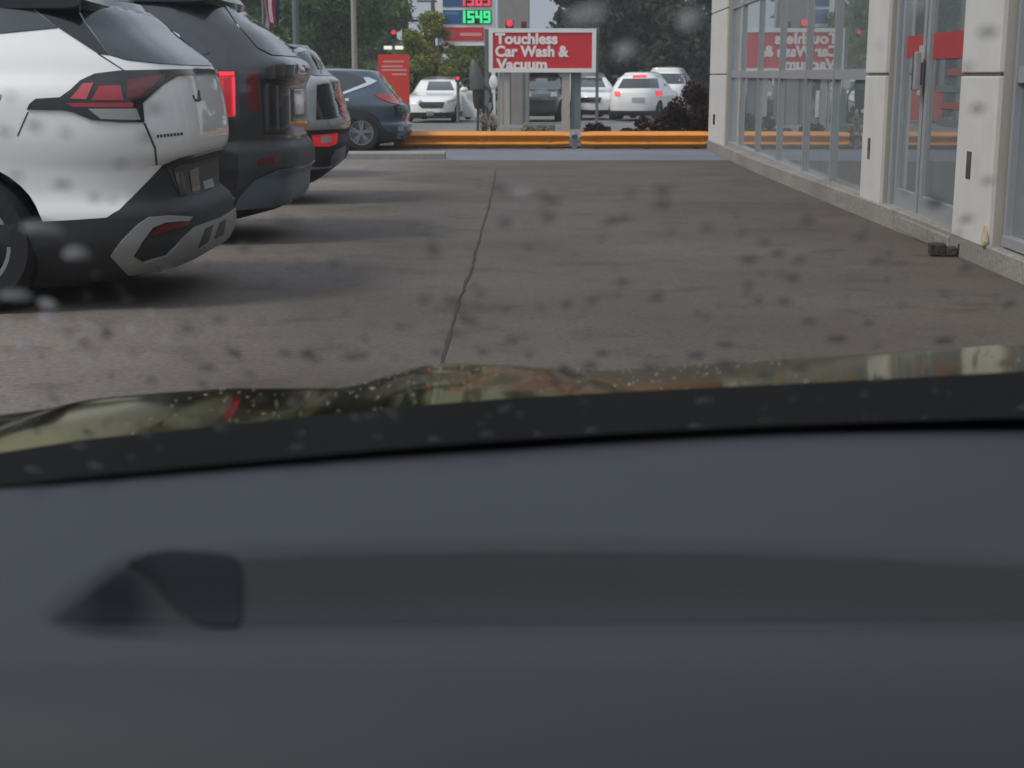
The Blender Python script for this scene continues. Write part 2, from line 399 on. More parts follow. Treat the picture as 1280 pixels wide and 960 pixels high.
# ------------------------------------------------------------------ ground
def flat(x, y): return g(y)
sheet('far_ground', [-600, -60, -12, 14, 60, 600], [-60, 0, 8, 30, 62, 120, 900], lambda x, y: g(y) - 0.06, M['earth'])
ys = [-12, 0, 4, 8, 12, 16, 20, 23.2]
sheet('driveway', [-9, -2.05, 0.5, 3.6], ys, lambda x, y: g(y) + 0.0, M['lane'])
sheet('veil_tinted_apron', [-9, 0, 4.2], [23.2, 25, 27.9], lambda x, y: g(y), M['apron'])
sheet('street', [-60, 0, 60], [32.5, 40, 50, 62], lambda x, y: g(y) - 0.03, M['street'])
def strip(name, pts, w, m, dz=0.004):
    bm = bmesh.new(); prev = None
    for i, p in enumerate(pts):
        d = (pts[min(i + 1, len(pts) - 1)] - pts[max(i - 1, 0)]).normalized(); nrm = Vector((d.y, -d.x, 0)) * (w * random.uniform(0.55, 1.25) / 2)
        a, b = [bm.verts.new((q.x, q.y, g(q.y) + dz)) for q in (p - nrm, p + nrm)]
        if prev: bm.faces.new((prev[0], prev[1], b, a))
        prev = (a, b)
    return tag(obj(name, bm, m), kind='structure')
g0, g1 = ground(553, 455), ground(622, 212)
pts = []
wob = 0
for i in range(90):
    t = i / 89; p = g0.lerp(g1, t) if True else g0
    wob = wob * 0.7 + random.uniform(-0.007, 0.007); p.x += wob + 0.02 * math.sin(t * 4)
    pts.append(p)
d0 = (g1 - g0).normalized()
pts = [g0 - d0 * k for k in (4, 3, 2, 1)] + pts
strip('pavement_crack', pts, 0.018, M['tar'])
for yy, xa, xb in ((ground(800, 362).y, -2.0, 3.1), (ground(700, 250).y, -2.0, 3.1)):
    strip('pavement_joint', [Vector((xa + (xb - xa) * k / 30, yy + 0.01 * math.sin(k), 0)) for k in range(31)], 0.005, M['joint'])

# ------------------------------------------------------------------ shop building
shop = thing('shop_building', 'glazed shop front with pale cladding columns along the right of the lane', 'building', (FX(0), 0, 0), 0)
SH = math.atan(0.035)
shop.rotation_euler = (0, 0, -SH)          # local y runs along the front, local x goes into the shop
LS = math.sqrt(1 + 0.035 ** 2)
def L(y): return y * LS
def gy(y): return g(y)
TOP = 3.7
Y_A0, Y_A1 = fac(905, 0.5), fac(886, 0.5)
Y_B0, Y_B1 = fac(1101, 0.5), fac(1077, 0.5)
Y_C0, Y_C1 = fac(1236, 0.3), fac(1191, 0.3)
RAILZ, TRZ = 1.20, 2.28
for y0, y1, zb in ((Y_A0, Y_A1, -0.10), (Y_B0, Y_B1, 0.05), (Y_C0, Y_C1, 0.10)):
    a, b = L(y0), L(y1)
    for z0, z1 in ((zb, RAILZ - 0.012), (RAILZ + 0.012, TRZ - 0.01), (TRZ + 0.01, TOP)):
        obj('column_panel', B(0.0, 0.30, a, b, z0, z1, bev=0.008), M['panel'], shop)
    obj('column_core', B(0.02, 0.28, a + 0.02, b - 0.02, zb + 0.01, TOP - 0.01), M['plinth'], shop)
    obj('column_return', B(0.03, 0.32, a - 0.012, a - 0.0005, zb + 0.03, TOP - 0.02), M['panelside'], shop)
    slot = obj('drain_slot', B(-0.004, 0.02, a + (b - a) * 0.56, a + (b - a) * 0.56 + max(0.05, (b - a) * .12), zb + 0.42, zb + 0.60, bev=0.0), M['gloss'], shop)
# plinth under the glazing
bm = bmesh.new()
nseg = 24
for i in range(nseg):
    y0, y1 = 2.0 + (Y_A1 - 2.0) * i / nseg, 2.0 + (Y_A1 - 2.0) * (i + 1) / nseg
    zt = lambda y: (0.13 if y < 12 else 0.13 - 0.008 * (y - 12))
    vs = []
    for y in (y0, y1):
        e = lerp([(6, -0.0), (10, 0.0), (12.6, -0.03), (20, -0.10), (27, -0.02)], y)
        for x, z in ((e, g(y) - 0.05), (e, zt(y) - 0.008), (e + 0.02, zt(y)), (0.5, zt(y)), (0.5, g(y) - 0.05)): vs.append(bm.verts.new((x, L(y), z)))
    for k in range(4): bm.faces.new((vs[k], vs[k + 1], vs[k + 6], vs[k + 5]))
bmesh.ops.remove_doubles(bm, verts=bm.verts, dist=0.0005)
obj('plinth', bm, M['plinth'], shop)
REC = 0.12
def bay(y0, y1, cuts, zb, rail=True, trans=True, fw=0.05):
    a, b = L(y0), L(y1)
    obj('window_sill', B(REC - 0.05, REC + 0.08, a, b, zb, zb + 0.07, bev=0.006), M['alu'], shop)
    es = [a] + [L(c) for c in cuts] + [b]
    zs = [zb + 0.07] + ([RAILZ] if rail else []) + ([TRZ] if trans else []) + [TOP]
    for i, c in enumerate(es):
        obj('mullion', B(REC - 0.035, REC + 0.06, c - fw / 2, c + fw / 2, zb + 0.071, TOP - 0.001), M['alu'], shop)
    for z in zs[1:-1]:
        t = 0.05 if z == RAILZ else 0.025
        for c0, c1 in zip(es, es[1:]):
            obj('transom', B(REC - 0.028, REC + 0.05, c0 + fw / 2 + 0.001, c1 - fw / 2 - 0.001, z - t, z + t), M['alu'], shop)
    for c0, c1 in zip(es, es[1:]):
        for z0, z1 in zip(zs, zs[1:]):
            obj('glass_pane', B(REC + 0.005, REC + 0.017, c0 + 0.012, c1 - 0.012, z0 + 0.002, z1 - 0.002), M['pane'], shop)
cutsB = [fac(px, 0.9, REC) for px in (1044, 1009, 976, 949, 928)]
bay(Y_B1 + 0.03, Y_A0 - 0.05, cutsB, 0.03)
bay(2.5, Y_C0 - 0.06, [4.2, 6.2, 8.2], 0.14)
# lobby door between the two near columns
d0y, d1y = Y_C1 + 0.03, Y_B0 - 0.05
dmid = fac(1155, 0.6, REC); dl = fac(1120, 0.6, REC)
door = obj('door_frame', B(REC - 0.06, REC + 0.06, L(d1y) - 0.09, L(d1y), 0.06, TOP), M['alu'], shop)
obj('door_frame', B(REC - 0.06, REC + 0.06, L(d0y), L(d0y) + 0.05, 0.06, TOP), M['alu'], shop)
def leafdoor(y0, y1, stile, hs):
    a, b = L(y0), L(y1)
    d = obj('door', B(REC - 0.03, REC + 0.03, a, a + stile, 0.10, TOP - 0.05), M['alu'], shop)
    obj('door_stile', B(REC - 0.03, REC + 0.03, b - stile, b, 0.10, TOP - 0.05), M['alu'], d)
    obj('bottom_rail', B(REC - 0.03, REC + 0.03, a + stile + .001, b - stile - .001, 0.10, 0.27), M['alu'], d)
    obj('top_rail', B(REC - 0.03, REC + 0.03, a + stile + .001, b - stile - .001, TOP - 0.2, TOP - 0.05), M['alu'], d)
    obj('door_glass', B(REC - 0.006, REC + 0.006, a + stile - .01, b - stile + .01, 0.265, TOP - 0.195), M['pane'], d)
    ya = a if hs < 0 else b
    yh = ya + hs * -0.0
    obj('handle', B(REC - 0.12, REC - 0.075, yh - 0.035, yh + 0.035, RAILZ - 0.12, RAILZ + 0.17, bev=0.01), M['dplastic'] if hs < 0 else M['alu'], d)
    return d
leafdoor(dmid + 0.02, d1y - 0.1, 0.09, -1)
leafdoor(d0y + 0.06, dmid - 0.02, 0.09, 1)
obj('lock_plate', B(REC - 0.036, REC - 0.031, L(dmid) + 0.025, L(dmid) + 0.20, RAILZ - 0.16, RAILZ + 0.22), M['panelside'], shop)
obj('lock_slot', B(REC - 0.041, REC - 0.0365, L(dmid) + 0.07, L(dmid) + 0.15, RAILZ - 0.08, RAILZ + 0.09), M['gloss'], shop)
obj('door_step', B(REC - 0.14, REC + 0.25, L(d0y) - 0.03, L(d1y) + 0.06, -0.02, 0.095, bev=0.01), M['plinth'], shop)
# shell of the shop
obj('fascia', B(-0.25, 0.6, L(1.5), L(Y_A1) + 0.1, TOP + 0.002, TOP + 1.1, bev=0.02), M['panel'], shop)
obj('roof', B(0.6, 9.0, L(1.5), L(Y_A1) + 0.1, TOP + 0.2, TOP + 0.5), M['dplastic'], shop)
obj('back_wall', B(6.0, 6.2, L(1.5), L(Y_A1), -0.5, TOP + 0.2), M['interior'], shop)
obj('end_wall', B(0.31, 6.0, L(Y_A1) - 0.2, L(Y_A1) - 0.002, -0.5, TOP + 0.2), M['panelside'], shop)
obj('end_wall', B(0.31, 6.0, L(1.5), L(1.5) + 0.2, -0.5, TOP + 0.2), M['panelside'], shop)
obj('shop_floor', B(0.5, 6.0, L(1.7), L(Y_A1) - 0.2, -0.1, 0.10), M['floor_in'], shop)
obj('ceiling', B(0.3, 6.0, L(1.7), L(Y_A1) - 0.2, TOP - 0.02, TOP + 0.19), M['interior'], shop)
# broken corner at the foot of the nearest column
bm = bmesh.new()
bmesh.ops.create_icosphere(bm, subdivisions=2, radius=0.09)
for v in bm.verts: v.co = Vector((v.co.x * 0.30, v.co.y * 0.55, v.co.z * (1.2 if v.co.z > 0 else 0.6))) * random.uniform(0.75, 1.1)
bmesh.ops.translate(bm, vec=(0.0, L(Y_C0) + 0.04, 0.16), verts=bm.verts)
obj('broken_corner', bm, M['foam'], shop)
# paper notices stuck on the two door leaves
for y0, y1, kk in ((dmid + 0.16, d1y - 0.22, 0), (d0y + 0.18, dmid - 0.14, 1)):
    a, b = L(y0), L(y1)
    nt = obj('door_notice', B(REC - 0.012, REC - 0.007, a, b, 1.335 - .02 * kk, 1.505), M['noticered'], shop)
    if kk == 0: continue
    for k in range(4):
        zz = 1.22 - k * 0.12
        obj('print_block', B(REC - 0.0105, REC - 0.0068, a + .05 * random.random() + .12, b - .35 * random.random() - .12, zz - 0.028, zz + 0.02), M['darkprint'] if k % 2 == 0 else M['postgrey'], nt)

# ------------------------------------------------------------------ car bodies
def tailored(vs, prof):
    return vs
def car_shell(p, N=144, dz=0.03):
    """closed body skin; local +x is the tail, -x the nose, z from the ground"""
    bm = bmesh.new(); rings = []
    z0, z1 = p['z0'], p['z1']; nz = int((z1 - z0) / dz) + 1
    zs = [z0 + (z1 - z0) * i / nz for i in range(nz + 1)]
    def ring(z, sc=1.0, zz=None):
        xr, xf, w = smoothtab(p['rear'], z), smoothtab(p['front'], z), smoothtab(p['half'], z)
        n = p.get('n', 4.6); out = []
        for k in range(N):
            t = 2 * math.pi * k / N; c, s = math.cos(t), math.sin(t)
            e = 2 / n
            x0 = p.get('xc', 0)
            x = x0 + ((xr - x0) if c > 0 else (xf + x0)) * (abs(c) ** e) * (1 if c > 0 else -1) * sc
            y = w * (abs(s) ** e) * (1 if s > 0 else -1) * (sc if sc < 1 else 1)
            out.append(bm.verts.new((x, y, z if zz is None else zz)))
        return out
    rings.append(ring(z0, 0.9, z0 - 0.02))
    for z in zs: rings.append(ring(z))
    for sc, dzz in ((0.97, 0.012), (0.88, 0.03), (0.7, 0.05), (0.4, 0.062)): rings.append(ring(z1, sc, z1 + dzz))
    for r0, r1 in zip(rings, rings[1:]):
        for k in range(N): bm.faces.new((r0[k], r0[(k + 1) % N], r1[(k + 1) % N], r1[k]))
    bm.faces.new(rings[0][::-1]); bm.faces.new(rings[-1])
    bmesh.ops.recalc_face_normals(bm, faces=bm.faces)
    return bm
def world_bvh(bm, mx):
    b = bm.copy(); bmesh.ops.transform(b, matrix=mx, verts=b.verts); b.normal_update()
    t = BVHTree.FromBMesh(b); b.free(); return t
def patch(poly, bvh, step=6, off=0.004, thick=0.006, maxd=None):
    """a plate of the outline poly (photo pixels) lying on the skin in bvh, with real thickness"""
    bm = bmesh.new()
    f = bm.faces.new([bm.verts.new((x, y, 0)) for x, y in poly])
    bm.normal_update(); bmesh.ops.triangulate(bm, faces=[f])
    xs = [p[0] for p in poly]; ysx = [p[1] for p in poly]
    for a, lo, hi in ((0, min(xs), max(xs)), (1, min(ysx), max(ysx))):
        k = max(1, int((hi - lo) / step))
        for i in range(1, k):
            c = lo + (hi - lo) * i / k
            no = Vector((1, 0, 0)) if a == 0 else Vector((0, 1, 0))
            bmesh.ops.bisect_plane(bm, geom=bm.verts[:] + bm.edges[:] + bm.faces[:], plane_co=no * c, plane_no=no, dist=1e-4)
    bad = []; hit = {}; miss = []; ds = []
    for v in bm.verts:
        d = ray(v.co.x, v.co.y).normalized()
        co, no, _, dist = bvh.ray_cast(CAM, d)
        if co is None or (maxd and dist > maxd): miss.append((v, d)); continue
        ds.append(dist)
        if no.dot(d) > 0: no = -no
        hit[v] = (co, no)
    far = (max(ds) + 0.25) if ds else 0
    for v, d in miss:                          # past the outline: wrap on round the skin
        co, no, _, dist = bvh.find_nearest(CAM + d * far)
        if not ds or co is None or dist > 0.6: bad.append(v)
        else: hit[v] = (co, no if no.dot((CAM + d * far) - co) > 0 else -no)
    bmesh.ops.delete(bm, geom=bad, context='VERTS')
    if not bm.faces: return bm
    for v in bm.verts:
        co, no = hit[v]; v.co = co + no * (off + thick); v.normal = no
    nrm = {v: hit[v][1] for v in bm.verts}
    # the plate's edge runs back into the skin
    edges = [e for e in bm.edges if len(e.link_faces) == 1]
    low = {}
    for e in edges:
        for v in e.verts:
            if v not in low: low[v] = bm.verts.new(hit[v][0] - nrm[v] * 0.004)
    for e in edges:
        a, b = e.verts
        try: bm.faces.new((a, b, low[b], low[a]))
        except ValueError: pass
    return bm
def mirror_bm(bm, local):
    """the same plate on the car's other side (in car-local space)"""
    b = bm.copy(); bmesh.ops.transform(b, matrix=local.inverted(), verts=b.verts)
    for v in b.verts: v.co.y = -v.co.y
    bmesh.ops.transform(b, matrix=local, verts=b.verts); bmesh.ops.reverse_faces(b, faces=b.faces)
    return b
def wheel_meshes(r, w):
    bm = bmesh.new()
    lathe(bm, [(r * .66, -w / 2), (r * .9, -w / 2), (r * .985, -w * .36), (r, -w * .2), (r, w * .2), (r * .985, w * .36), (r * .9, w / 2), (r * .66, w / 2)], 36, 'Y', caps=(False, False))
    bmesh.ops.recalc_face_normals(bm, faces=bm.faces)
    t = bpy.data.meshes.new('tyre'); bm.to_mesh(t); bm.free(); t.materials.append(M['tyre'])
    for p in t.polygons: p.use_smooth = True
    t.set_sharp_from_angle(angle=R(40))
    bm = bmesh.new()
    lathe(bm, [(r * .665, -w * .40), (r * .67, -w * .46), (r * .60, -w * .46), (r * .585, -w * .2), (r * .585, w * .3), (r * .66, w * .4)], 36, 'Y', caps=(False, True))
    for k in range(5):
        for sgn in (-1, 1):
            mx = Matrix.Rotation(2 * math.pi * k / 5 + sgn * 0.16, 4, 'Y')
            box(bm, -r * .05, r * .05, -w * .45, -w * .36, r * .08, r * .62, mx=mx)
    lathe(bm, [(r * .15, -w * .47), (r * .15, -w * .3)], 14, 'Y')
    bmesh.ops.recalc_face_normals(bm, faces=bm.faces)
    q = bpy.data.meshes.new('rim'); bm.to_mesh(q); bm.free(); q.materials.append(M['rim'])
    return t, q
WM = {}
def wheels(root, r, w, xs, half):
    key = (r, w)
    if key not in WM: WM[key] = wheel_meshes(r, w)
    for x in xs:
        for s in (-1, 1):
            t = link('wheel', WM[key][0], None, root); t.location = (x, s * (half - w / 2), r)
            if s > 0: t.rotation_euler = (0, 0, math.pi)
            q = link('rim', WM[key][1], None, t)
def cut_arches(bm, xs, r, half, paintm, name, root, lowz=0.34):
    """wheel openings cut out of the body"""
    c = bmesh.new()
    for x in xs:
        for s in (-1, 1):
            lathe(c, [(r * 1.16, -0.16), (r * 1.16, 0.16)], 40, 'Y', mx=Matrix.Translation((x, s * (half - 0.08), r)))
    bmesh.ops.recalc_face_normals(c, faces=c.faces)
    cm = bpy.data.meshes.new('cut'); c.to_mesh(cm); c.free(); co = bpy.data.objects.new('cut', cm); C.objects.link(co)
    cm.materials.append(M['plastic'])
    for f in bm.faces: f.material_index = 1 if f.calc_center_median().z < lowz else 0
    me = bpy.data.meshes.new(name); bm.to_mesh(me); bm.free(); me.materials.append(paintm); me.materials.append(M['plastic'])
    o = bpy.data.objects.new(name, me); C.objects.link(o)
    md = o.modifiers.new('b', 'BOOLEAN'); md.operation = 'DIFFERENCE'; md.object = co; md.solver = 'EXACT'
    md.material_mode = 'TRANSFER'
    dg = bpy.context.evaluated_depsgraph_get()
    nm = bpy.data.meshes.new_from_object(o.evaluated_get(dg)); nm.name = name
    bpy.data.objects.remove(o); bpy.data.objects.remove(co)
    for p in nm.polygons: p.use_smooth = True
    nm.set_sharp_from_angle(angle=R(35))
    o = link(name, nm, None, root); return o

def make_car(name, label, cat, loc, prof, pm, wr=0.36, ww=0.24, wx=(1.15, -1.55), group=None, rz=0.0, lowz=0.34):
    root = thing(name, label, cat, loc, rz, group)
    bm = car_shell(prof); mx = mtx(root)
    bv = world_bvh(bm, mx)
    half = max(w for z, w in prof['half'] if z < 1.0)
    cut_arches(bm, wx, wr, half, pm, 'body', root, lowz)
    wheels(root, wr, ww, wx, half - 0.012)
    return root, bv, mx
def P(root, bv, mx, name, poly, m, step=5, off=0.0, thick=0.006, parent=None, mirror=False, maxd=None, whole=False):
    bm = patch(poly, bv, step, off, thick, maxd)
    if whole:                                   # symmetric piece: keep the near half, join its mirror image
        bmesh.ops.transform(bm, matrix=mx.inverted(), verts=bm.verts)
        bmesh.ops.bisect_plane(bm, geom=bm.verts[:] + bm.edges[:] + bm.faces[:], plane_co=(0, 0, 0), plane_no=(0, 1, 0), clear_outer=True, dist=1e-4)
        d = bmesh.ops.duplicate(bm, geom=bm.verts[:] + bm.edges[:] + bm.faces[:])
        nv = [e for e in d['geom'] if isinstance(e, bmesh.types.BMVert)]
        for v in nv: v.co.y = -v.co.y
        bmesh.ops.reverse_faces(bm, faces=[e for e in d['geom'] if isinstance(e, bmesh.types.BMFace)])
        bmesh.ops.remove_doubles(bm, verts=[v for v in bm.verts if abs(v.co.y) < 1e-3], dist=5e-4)
        bmesh.ops.transform(bm, matrix=mx, verts=bm.verts)
    b2 = mirror_bm(bm, mx) if mirror else None
    o = obj(name, bm, m, parent or root, smooth=30, local=mx)
    if b2 is not None: return o, obj(name, b2, m, (root if parent is None or parent is root else parent), smooth=30, local=mx)
    return o
GRP = 'cars backed up to the lane on the left'

# --- nearest car: white crossover ------------------------------------------------
YC = 8.22
def prof_rear(pts, Yc, gz, x0):
    """[(height over ground, distance behind the car's centre)] from the photo's tail outline"""
    out = []
    for px, py in pts:
        p = at(px, py, Yc); out.append((p.z - gz, p.x - x0))
    return sorted(out)
X0 = -3.80
rear = prof_rear([(172, 8), (215, 42), (262, 82), (267, 92), (276, 128), (281, 165), (279, 186), (264, 200), (266, 236), (284, 252), (287, 282), (280, 305)], YC, 0.0, X0)
rear = [(z, x - 0.055) for z, x in rear]
rear = [(0.11, rear[0][1] - 0.5), (0.17, rear[0][1] - 0.16), (0.23, rear[0][1] - 0.03)] + rear + [(1.60, 1.35), (1.66, 1.2)]
half = [(0.16, .78), (0.26, .86), (0.36, .915), (0.5, .925), (0.62, .905), (0.74, .912), (0.9, .93), (1.05, .925), (1.13, .905), (1.2, .86), (1.3, .82), (1.45, .74), (1.58, .66), (1.66, .6)]
front = [(0.16, 2.1), (0.3, 2.25), (0.6, 2.3), (0.85, 2.22), (1.0, 2.0), (1.05, 1.1), (1.35, .5), (1.6, .05), (1.66, -.1)]
white, bv, mx = make_car('parked_crossover', 'white crossover nearest on the left with a black and silver rear bumper', 'car', (X0, YC, 0),
                         dict(rear=rear, front=front, half=half, z0=.11, z1=1.64, n=5.2, xc=0.0), M['white'], 0.36, 0.24, (1.03, -1.65), GRP)
def W(*a, **k): return P(white, bv, mx, *a, **k)
W('quarter_glass', [(-70, 50), (0, 42), (72, 35), (22, -2), (-70, -8)], M['glass'], mirror=True)
W('pillar_trim', [(73, 35), (122, 67), (136, 69), (105, 28), (84, -6), (18, -8), (23, -3)], M['gloss'], mirror=True)
W('rear_glass', [(107, 28), (137, 69), (158, 75), (200, 80), (290, 84), (230, 40), (190, 5), (120, -6), (90, -6)], M['glass'], whole=True)
tl, tl2 = W('tail_light', [(34, 137), (37, 130), (45, 124), (75, 122), (88, 113), (100, 102), (118, 93), (150, 89), (200, 88), (262, 87), (258, 92), (222, 95), (205, 105), (190, 118), (178, 129), (180, 153), (150, 153), (115, 150), (90, 140), (78, 138)], M['gloss'], step=4, thick=0.010, mirror=True)
for pol, m in (([(88, 124), (104, 106), (117, 105), (108, 125)], M['pinkred']), ([(114, 126), (124, 109), (150, 108), (154, 126)], M['red']),
               ([(82, 129), (165, 129), (165, 134), (92, 134)], M['red']), ([(158, 102), (205, 94), (186, 112), (172, 122), (158, 124)], M['darkred']),
               ([(110, 136), (170, 136), (175, 150), (126, 149)], M['clear'])):
    W('lens', pol, m, step=4, off=0.011, thick=0.004, parent=tl)
bump_poly = [(-60, 286), (-10, 282), (36, 278), (90, 275), (133, 272), (150, 262), (185, 226), (204, 206), (225, 197), (262, 187), (266, 200), (267, 236), (286, 252), (288, 300), (262, 318), (215, 340), (160, 346), (128, 372), (110, 386), (-60, 392)]
W('rear_bumper', [(x if x < 255 else x + 22, y) for x, y in bump_poly], M['plastic'], step=6, thick=0.008, whole=True)
W('plate_recess', [(205, 207), (225, 199), (285, 182), (285, 228), (243, 245), (222, 244)], M['dplastic'], off=0.008, thick=0.004, whole=True)
for pol in ([(213, 210), (224, 205), (230, 242), (222, 242)], [(233, 214), (244, 209), (247, 238), (237, 240)]):
    W('recess_rib', pol, M['gloss'], off=0.012, thick=0.004, step=4)
W('licence_plate', [(250, 227), (262, 223), (264, 234), (252, 237)], M['plate'], off=0.012, thick=0.006)
W('skid_plate', [(138, 318), (152, 300), (172, 280), (186, 271), (212, 269), (238, 271), (233, 276), (205, 278), (190, 284), (178, 300), (166, 318), (178, 326), (206, 318), (222, 302), (240, 284), (262, 276), (300, 262), (306, 274), (304, 288), (262, 308), (240, 321), (215, 331), (186, 337), (160, 341)], M['skid'], step=5, off=0.009, thick=0.010, whole=True)
W('skid_slot', [(252, 286), (262, 281), (256, 300), (244, 308)], M['dplastic'], off=0.02, thick=0.003, step=4)
W('skid_slot', [(270, 278), (278, 274), (275, 291), (264, 297)], M['dplastic'], off=0.02, thick=0.003, step=4)
W('reflector', [(186, 293), (200, 281), (236, 276), (229, 283), (205, 289), (192, 294)], M['darkred'], off=0.010, thick=0.006, step=4)
W('panel_gap', [(179, 154), (182, 154), (195, 185), (197, 206), (194.5, 206), (192.5, 186)], M['dplastic'], thick=0.0015, step=3)
W('panel_gap', [(122, 68), (124, 67), (156, 88), (153.5, 88)], M['dplastic'], thick=0.0015, step=3)
W('panel_gap', [(34, 140), (36, 140), (23, 170), (21, 170)], M['dplastic'], thick=0.0015, step=3)
W('badge', [(240, 119), (242, 119), (243, 124), (247, 123), (247, 113), (249, 113), (250, 123), (252, 124), (249, 127), (244, 127)], M['dplastic'], thick=0.004, step=3)
for k in range(8):
    x = 196 + k * 4.2; y = 170.5 - k * 0.42
    W('letter', [(x, y - 2), (x + 2.6, y - 2.2), (x + 2.6, y + 1.4), (x, y + 1.6)], M['dplastic'], thick=0.003, step=3)
pts = [(7 * math.cos(t) - 5, 118 + 12 * math.sin(t)) for t in [i * math.pi / 9 for i in range(18)]]
pin = [(5.6 * math.cos(t) - 5, 118 + 10.6 * math.sin(t)) for t in [i * math.pi / 9 for i in range(18)]]
W('fuel_flap_gap', pts[:10] + pin[:10][::-1], M['dplastic'], thick=0.001, step=3)
def spoiler(root, x0, x1, w, z0, z1, m, bow=0.12):
    bm = bmesh.new(); prev = None; K = 16
    for i in range(K + 1):
        t = -1 + 2 * i / K; y = w * t
        e = bow * t * t; th = (z1 - z0) * (1 - 0.55 * abs(t) ** 3)
        pr = [(x0, z1 + 0.02), (x0 + (x1 - x0) * .6 - e, z1), (x1 - e - 0.03, z1 - 0.02), (x1 - e, z1 - th * .4), (x1 - e - 0.01, z1 - th * .8), (x1 - e - 0.08, z1 - th), (x0 + 0.05, z1 - th)]
        r = [bm.verts.new((x, y, z)) for x, z in pr]
        if prev:
            for k in range(len(r)): bm.faces.new((prev[k], prev[(k + 1) % len(r)], r[(k + 1) % len(r)], r[k]))
        else: bm.faces.new(r)
        prev = r
    bm.faces.new(prev[::-1])
    return obj('spoiler', bm, m, root, smooth=40)
spoiler(white, 1.0, at(168, 10, YC).x - X0 + 0.03, 0.68, 1.44, 1.60, M['gloss'])

# --- second car: charcoal SUV -----------------------------------------------------
Y2, X2 = 11.35, -3.85
g2 = g(Y2)
rear = prof_rear([(300, 4), (345, 44), (374, 72), (386, 80), (386, 98), (379, 104), (381, 150), (380, 172), (389, 182), (391, 204), (384, 214), (383, 236), (374, 250)], Y2, g2, X2)
rear = [(z, x - 0.04) for z, x in rear]
rear = [(0.18, rear[0][1] - 0.3)] + rear + [(1.72, 1.45), (1.78, 1.2)]
half = [(0.18, .82), (0.3, .9), (0.5, .945), (0.9, .95), (1.1, .93), (1.2, .89), (1.4, .82), (1.6, .74), (1.78, .64)]
front = [(0.18, 2.15), (0.3, 2.3), (0.6, 2.35), (0.9, 2.3), (1.08, 2.05), (1.13, 1.2), (1.4, .6), (1.7, .1), (1.78, -.1)]
dark, bv2, mx2 = make_car('parked_crossover', 'charcoal SUV with tall red tail lights between the white and grey cars', 'car', (X2, Y2, g2),
                          dict(rear=rear, front=front, half=half, z0=.18, z1=1.74, n=5.6), M['black'], 0.38, 0.25, (1.05, -1.75), GRP)
def D(*a, **k): return P(dark, bv2, mx2, *a, **k)
D('quarter_glass', [(160, -6), (160, 30), (215, 62), (250, 70), (262, 66), (225, 20), (205, -6)], M['glass'], mirror=True)
D('rear_glass', [(270, -8), (296, 30), (322, 60), (340, 69), (400, 73), (350, 30), (320, 0), (296, -8)], M['glass'], whole=True)
D('chrome_trim', [(198, 31), (204, 33), (224, 44), (226, 48), (222, 51), (212, 44)], M['chrome'], off=0.004)
tl2 = D('tail_light', [(262, 88), (297, 88), (299, 149), (276, 150), (267, 112)], M['gloss'], thick=0.012, mirror=True)[0]
D('lens', [(265, 90), (293, 90), (294, 146), (277, 146), (276, 118), (271, 104)], M['redlit'], off=0.013, thick=0.005, parent=tl2)
D('lens', [(266, 91), (293, 91), (293, 95), (270, 96)], M['brake'], off=0.0185, thick=0.003, parent=tl2)
D('lens', [(290, 97), (293.5, 97), (294, 144), (291, 144)], M['brake'], off=0.0185, thick=0.003, parent=tl2)
D('lens', [(279, 100), (287, 97), (288, 143), (281, 143)], M['redsoft'], off=0.0185, thick=0.003, parent=tl2)
D('lens', [(308, 93), (322, 92), (324, 138), (312, 140)], M['darkred'], thick=0.008)
D('tailgate_panel', [(326, 98), (400, 104), (400, 150), (400, 168), (330, 168)], M['gloss'], thick=0.004, whole=True)
D('reflector', [(321, 201), (332, 197), (349, 195), (350, 201), (336, 206), (322, 207)], M['darkred'], off=0.004, thick=0.006)
D('skid_plate', [(292, 262), (300, 246), (318, 226), (346, 213), (404, 206), (404, 222), (392, 246), (368, 252), (340, 258)], M['skidblue'], thick=0.01, whole=True)
D('rear_bumper', [(300, 176), (404, 171), (404, 184), (404, 203), (346, 210), (318, 222), (296, 240)], M['dplastic'], thick=0.006, whole=True)
spoiler(dark, 1.1, at(299, 10, Y2).x - X2 + 0.02, 0.68, at(299, 21, Y2).z - g2, at(299, -4, Y2).z - g2, M['gloss'])

# --- third car: grey crossover -----------------------------------------------------
Y3, X3 = 15.0, -3.98
g3 = g(Y3)
rear = prof_rear([(384, 60), (409, 94), (418, 98), (424, 118), (430, 140), (434, 152), (433, 160), (430, 166), (433, 176), (429, 196), (420, 206)], Y3, g3, X3)
rear = [(0.2, rear[0][1] - 0.2)] + rear + [(1.60, 1.45), (1.66, 1.25)]
half = [(0.2, .8), (0.35, .9), (0.5, .92), (0.9, .925), (1.1, .9), (1.25, .84), (1.45, .74), (1.66, .62)]
front = [(0.2, 2.05), (0.35, 2.15), (0.7, 2.2), (0.9, 2.1), (1.02, 1.85), (1.08, 1.1), (1.35, .5), (1.6, .05), (1.66, -.1)]
grey, bv3, mx3 = make_car('parked_crossover', 'grey crossover with a red framed lamp low in its black bumper', 'car', (X3, Y3, g3),
                          dict(rear=rear, front=front, half=half, z0=.2, z1=1.62, n=5.2), M['grey'], 0.35, 0.23, (1.03, -1.6), GRP)
def G(*a, **k): return P(grey, bv3, mx3, *a, **k)
G('rear_glass', [(372, 66), (381, 92), (395, 95), (425, 95), (395, 60)], M['glass'], step=4, whole=True)
G('quarter_glass', [(330, 45), (345, 70), (366, 88), (378, 90), (366, 62), (352, 45)], M['glass'], step=4)
G('tail_light', [(419, 104), (424, 110), (428, 128), (426, 134), (419, 124)], M['darkred'], step=3, thick=0.01)
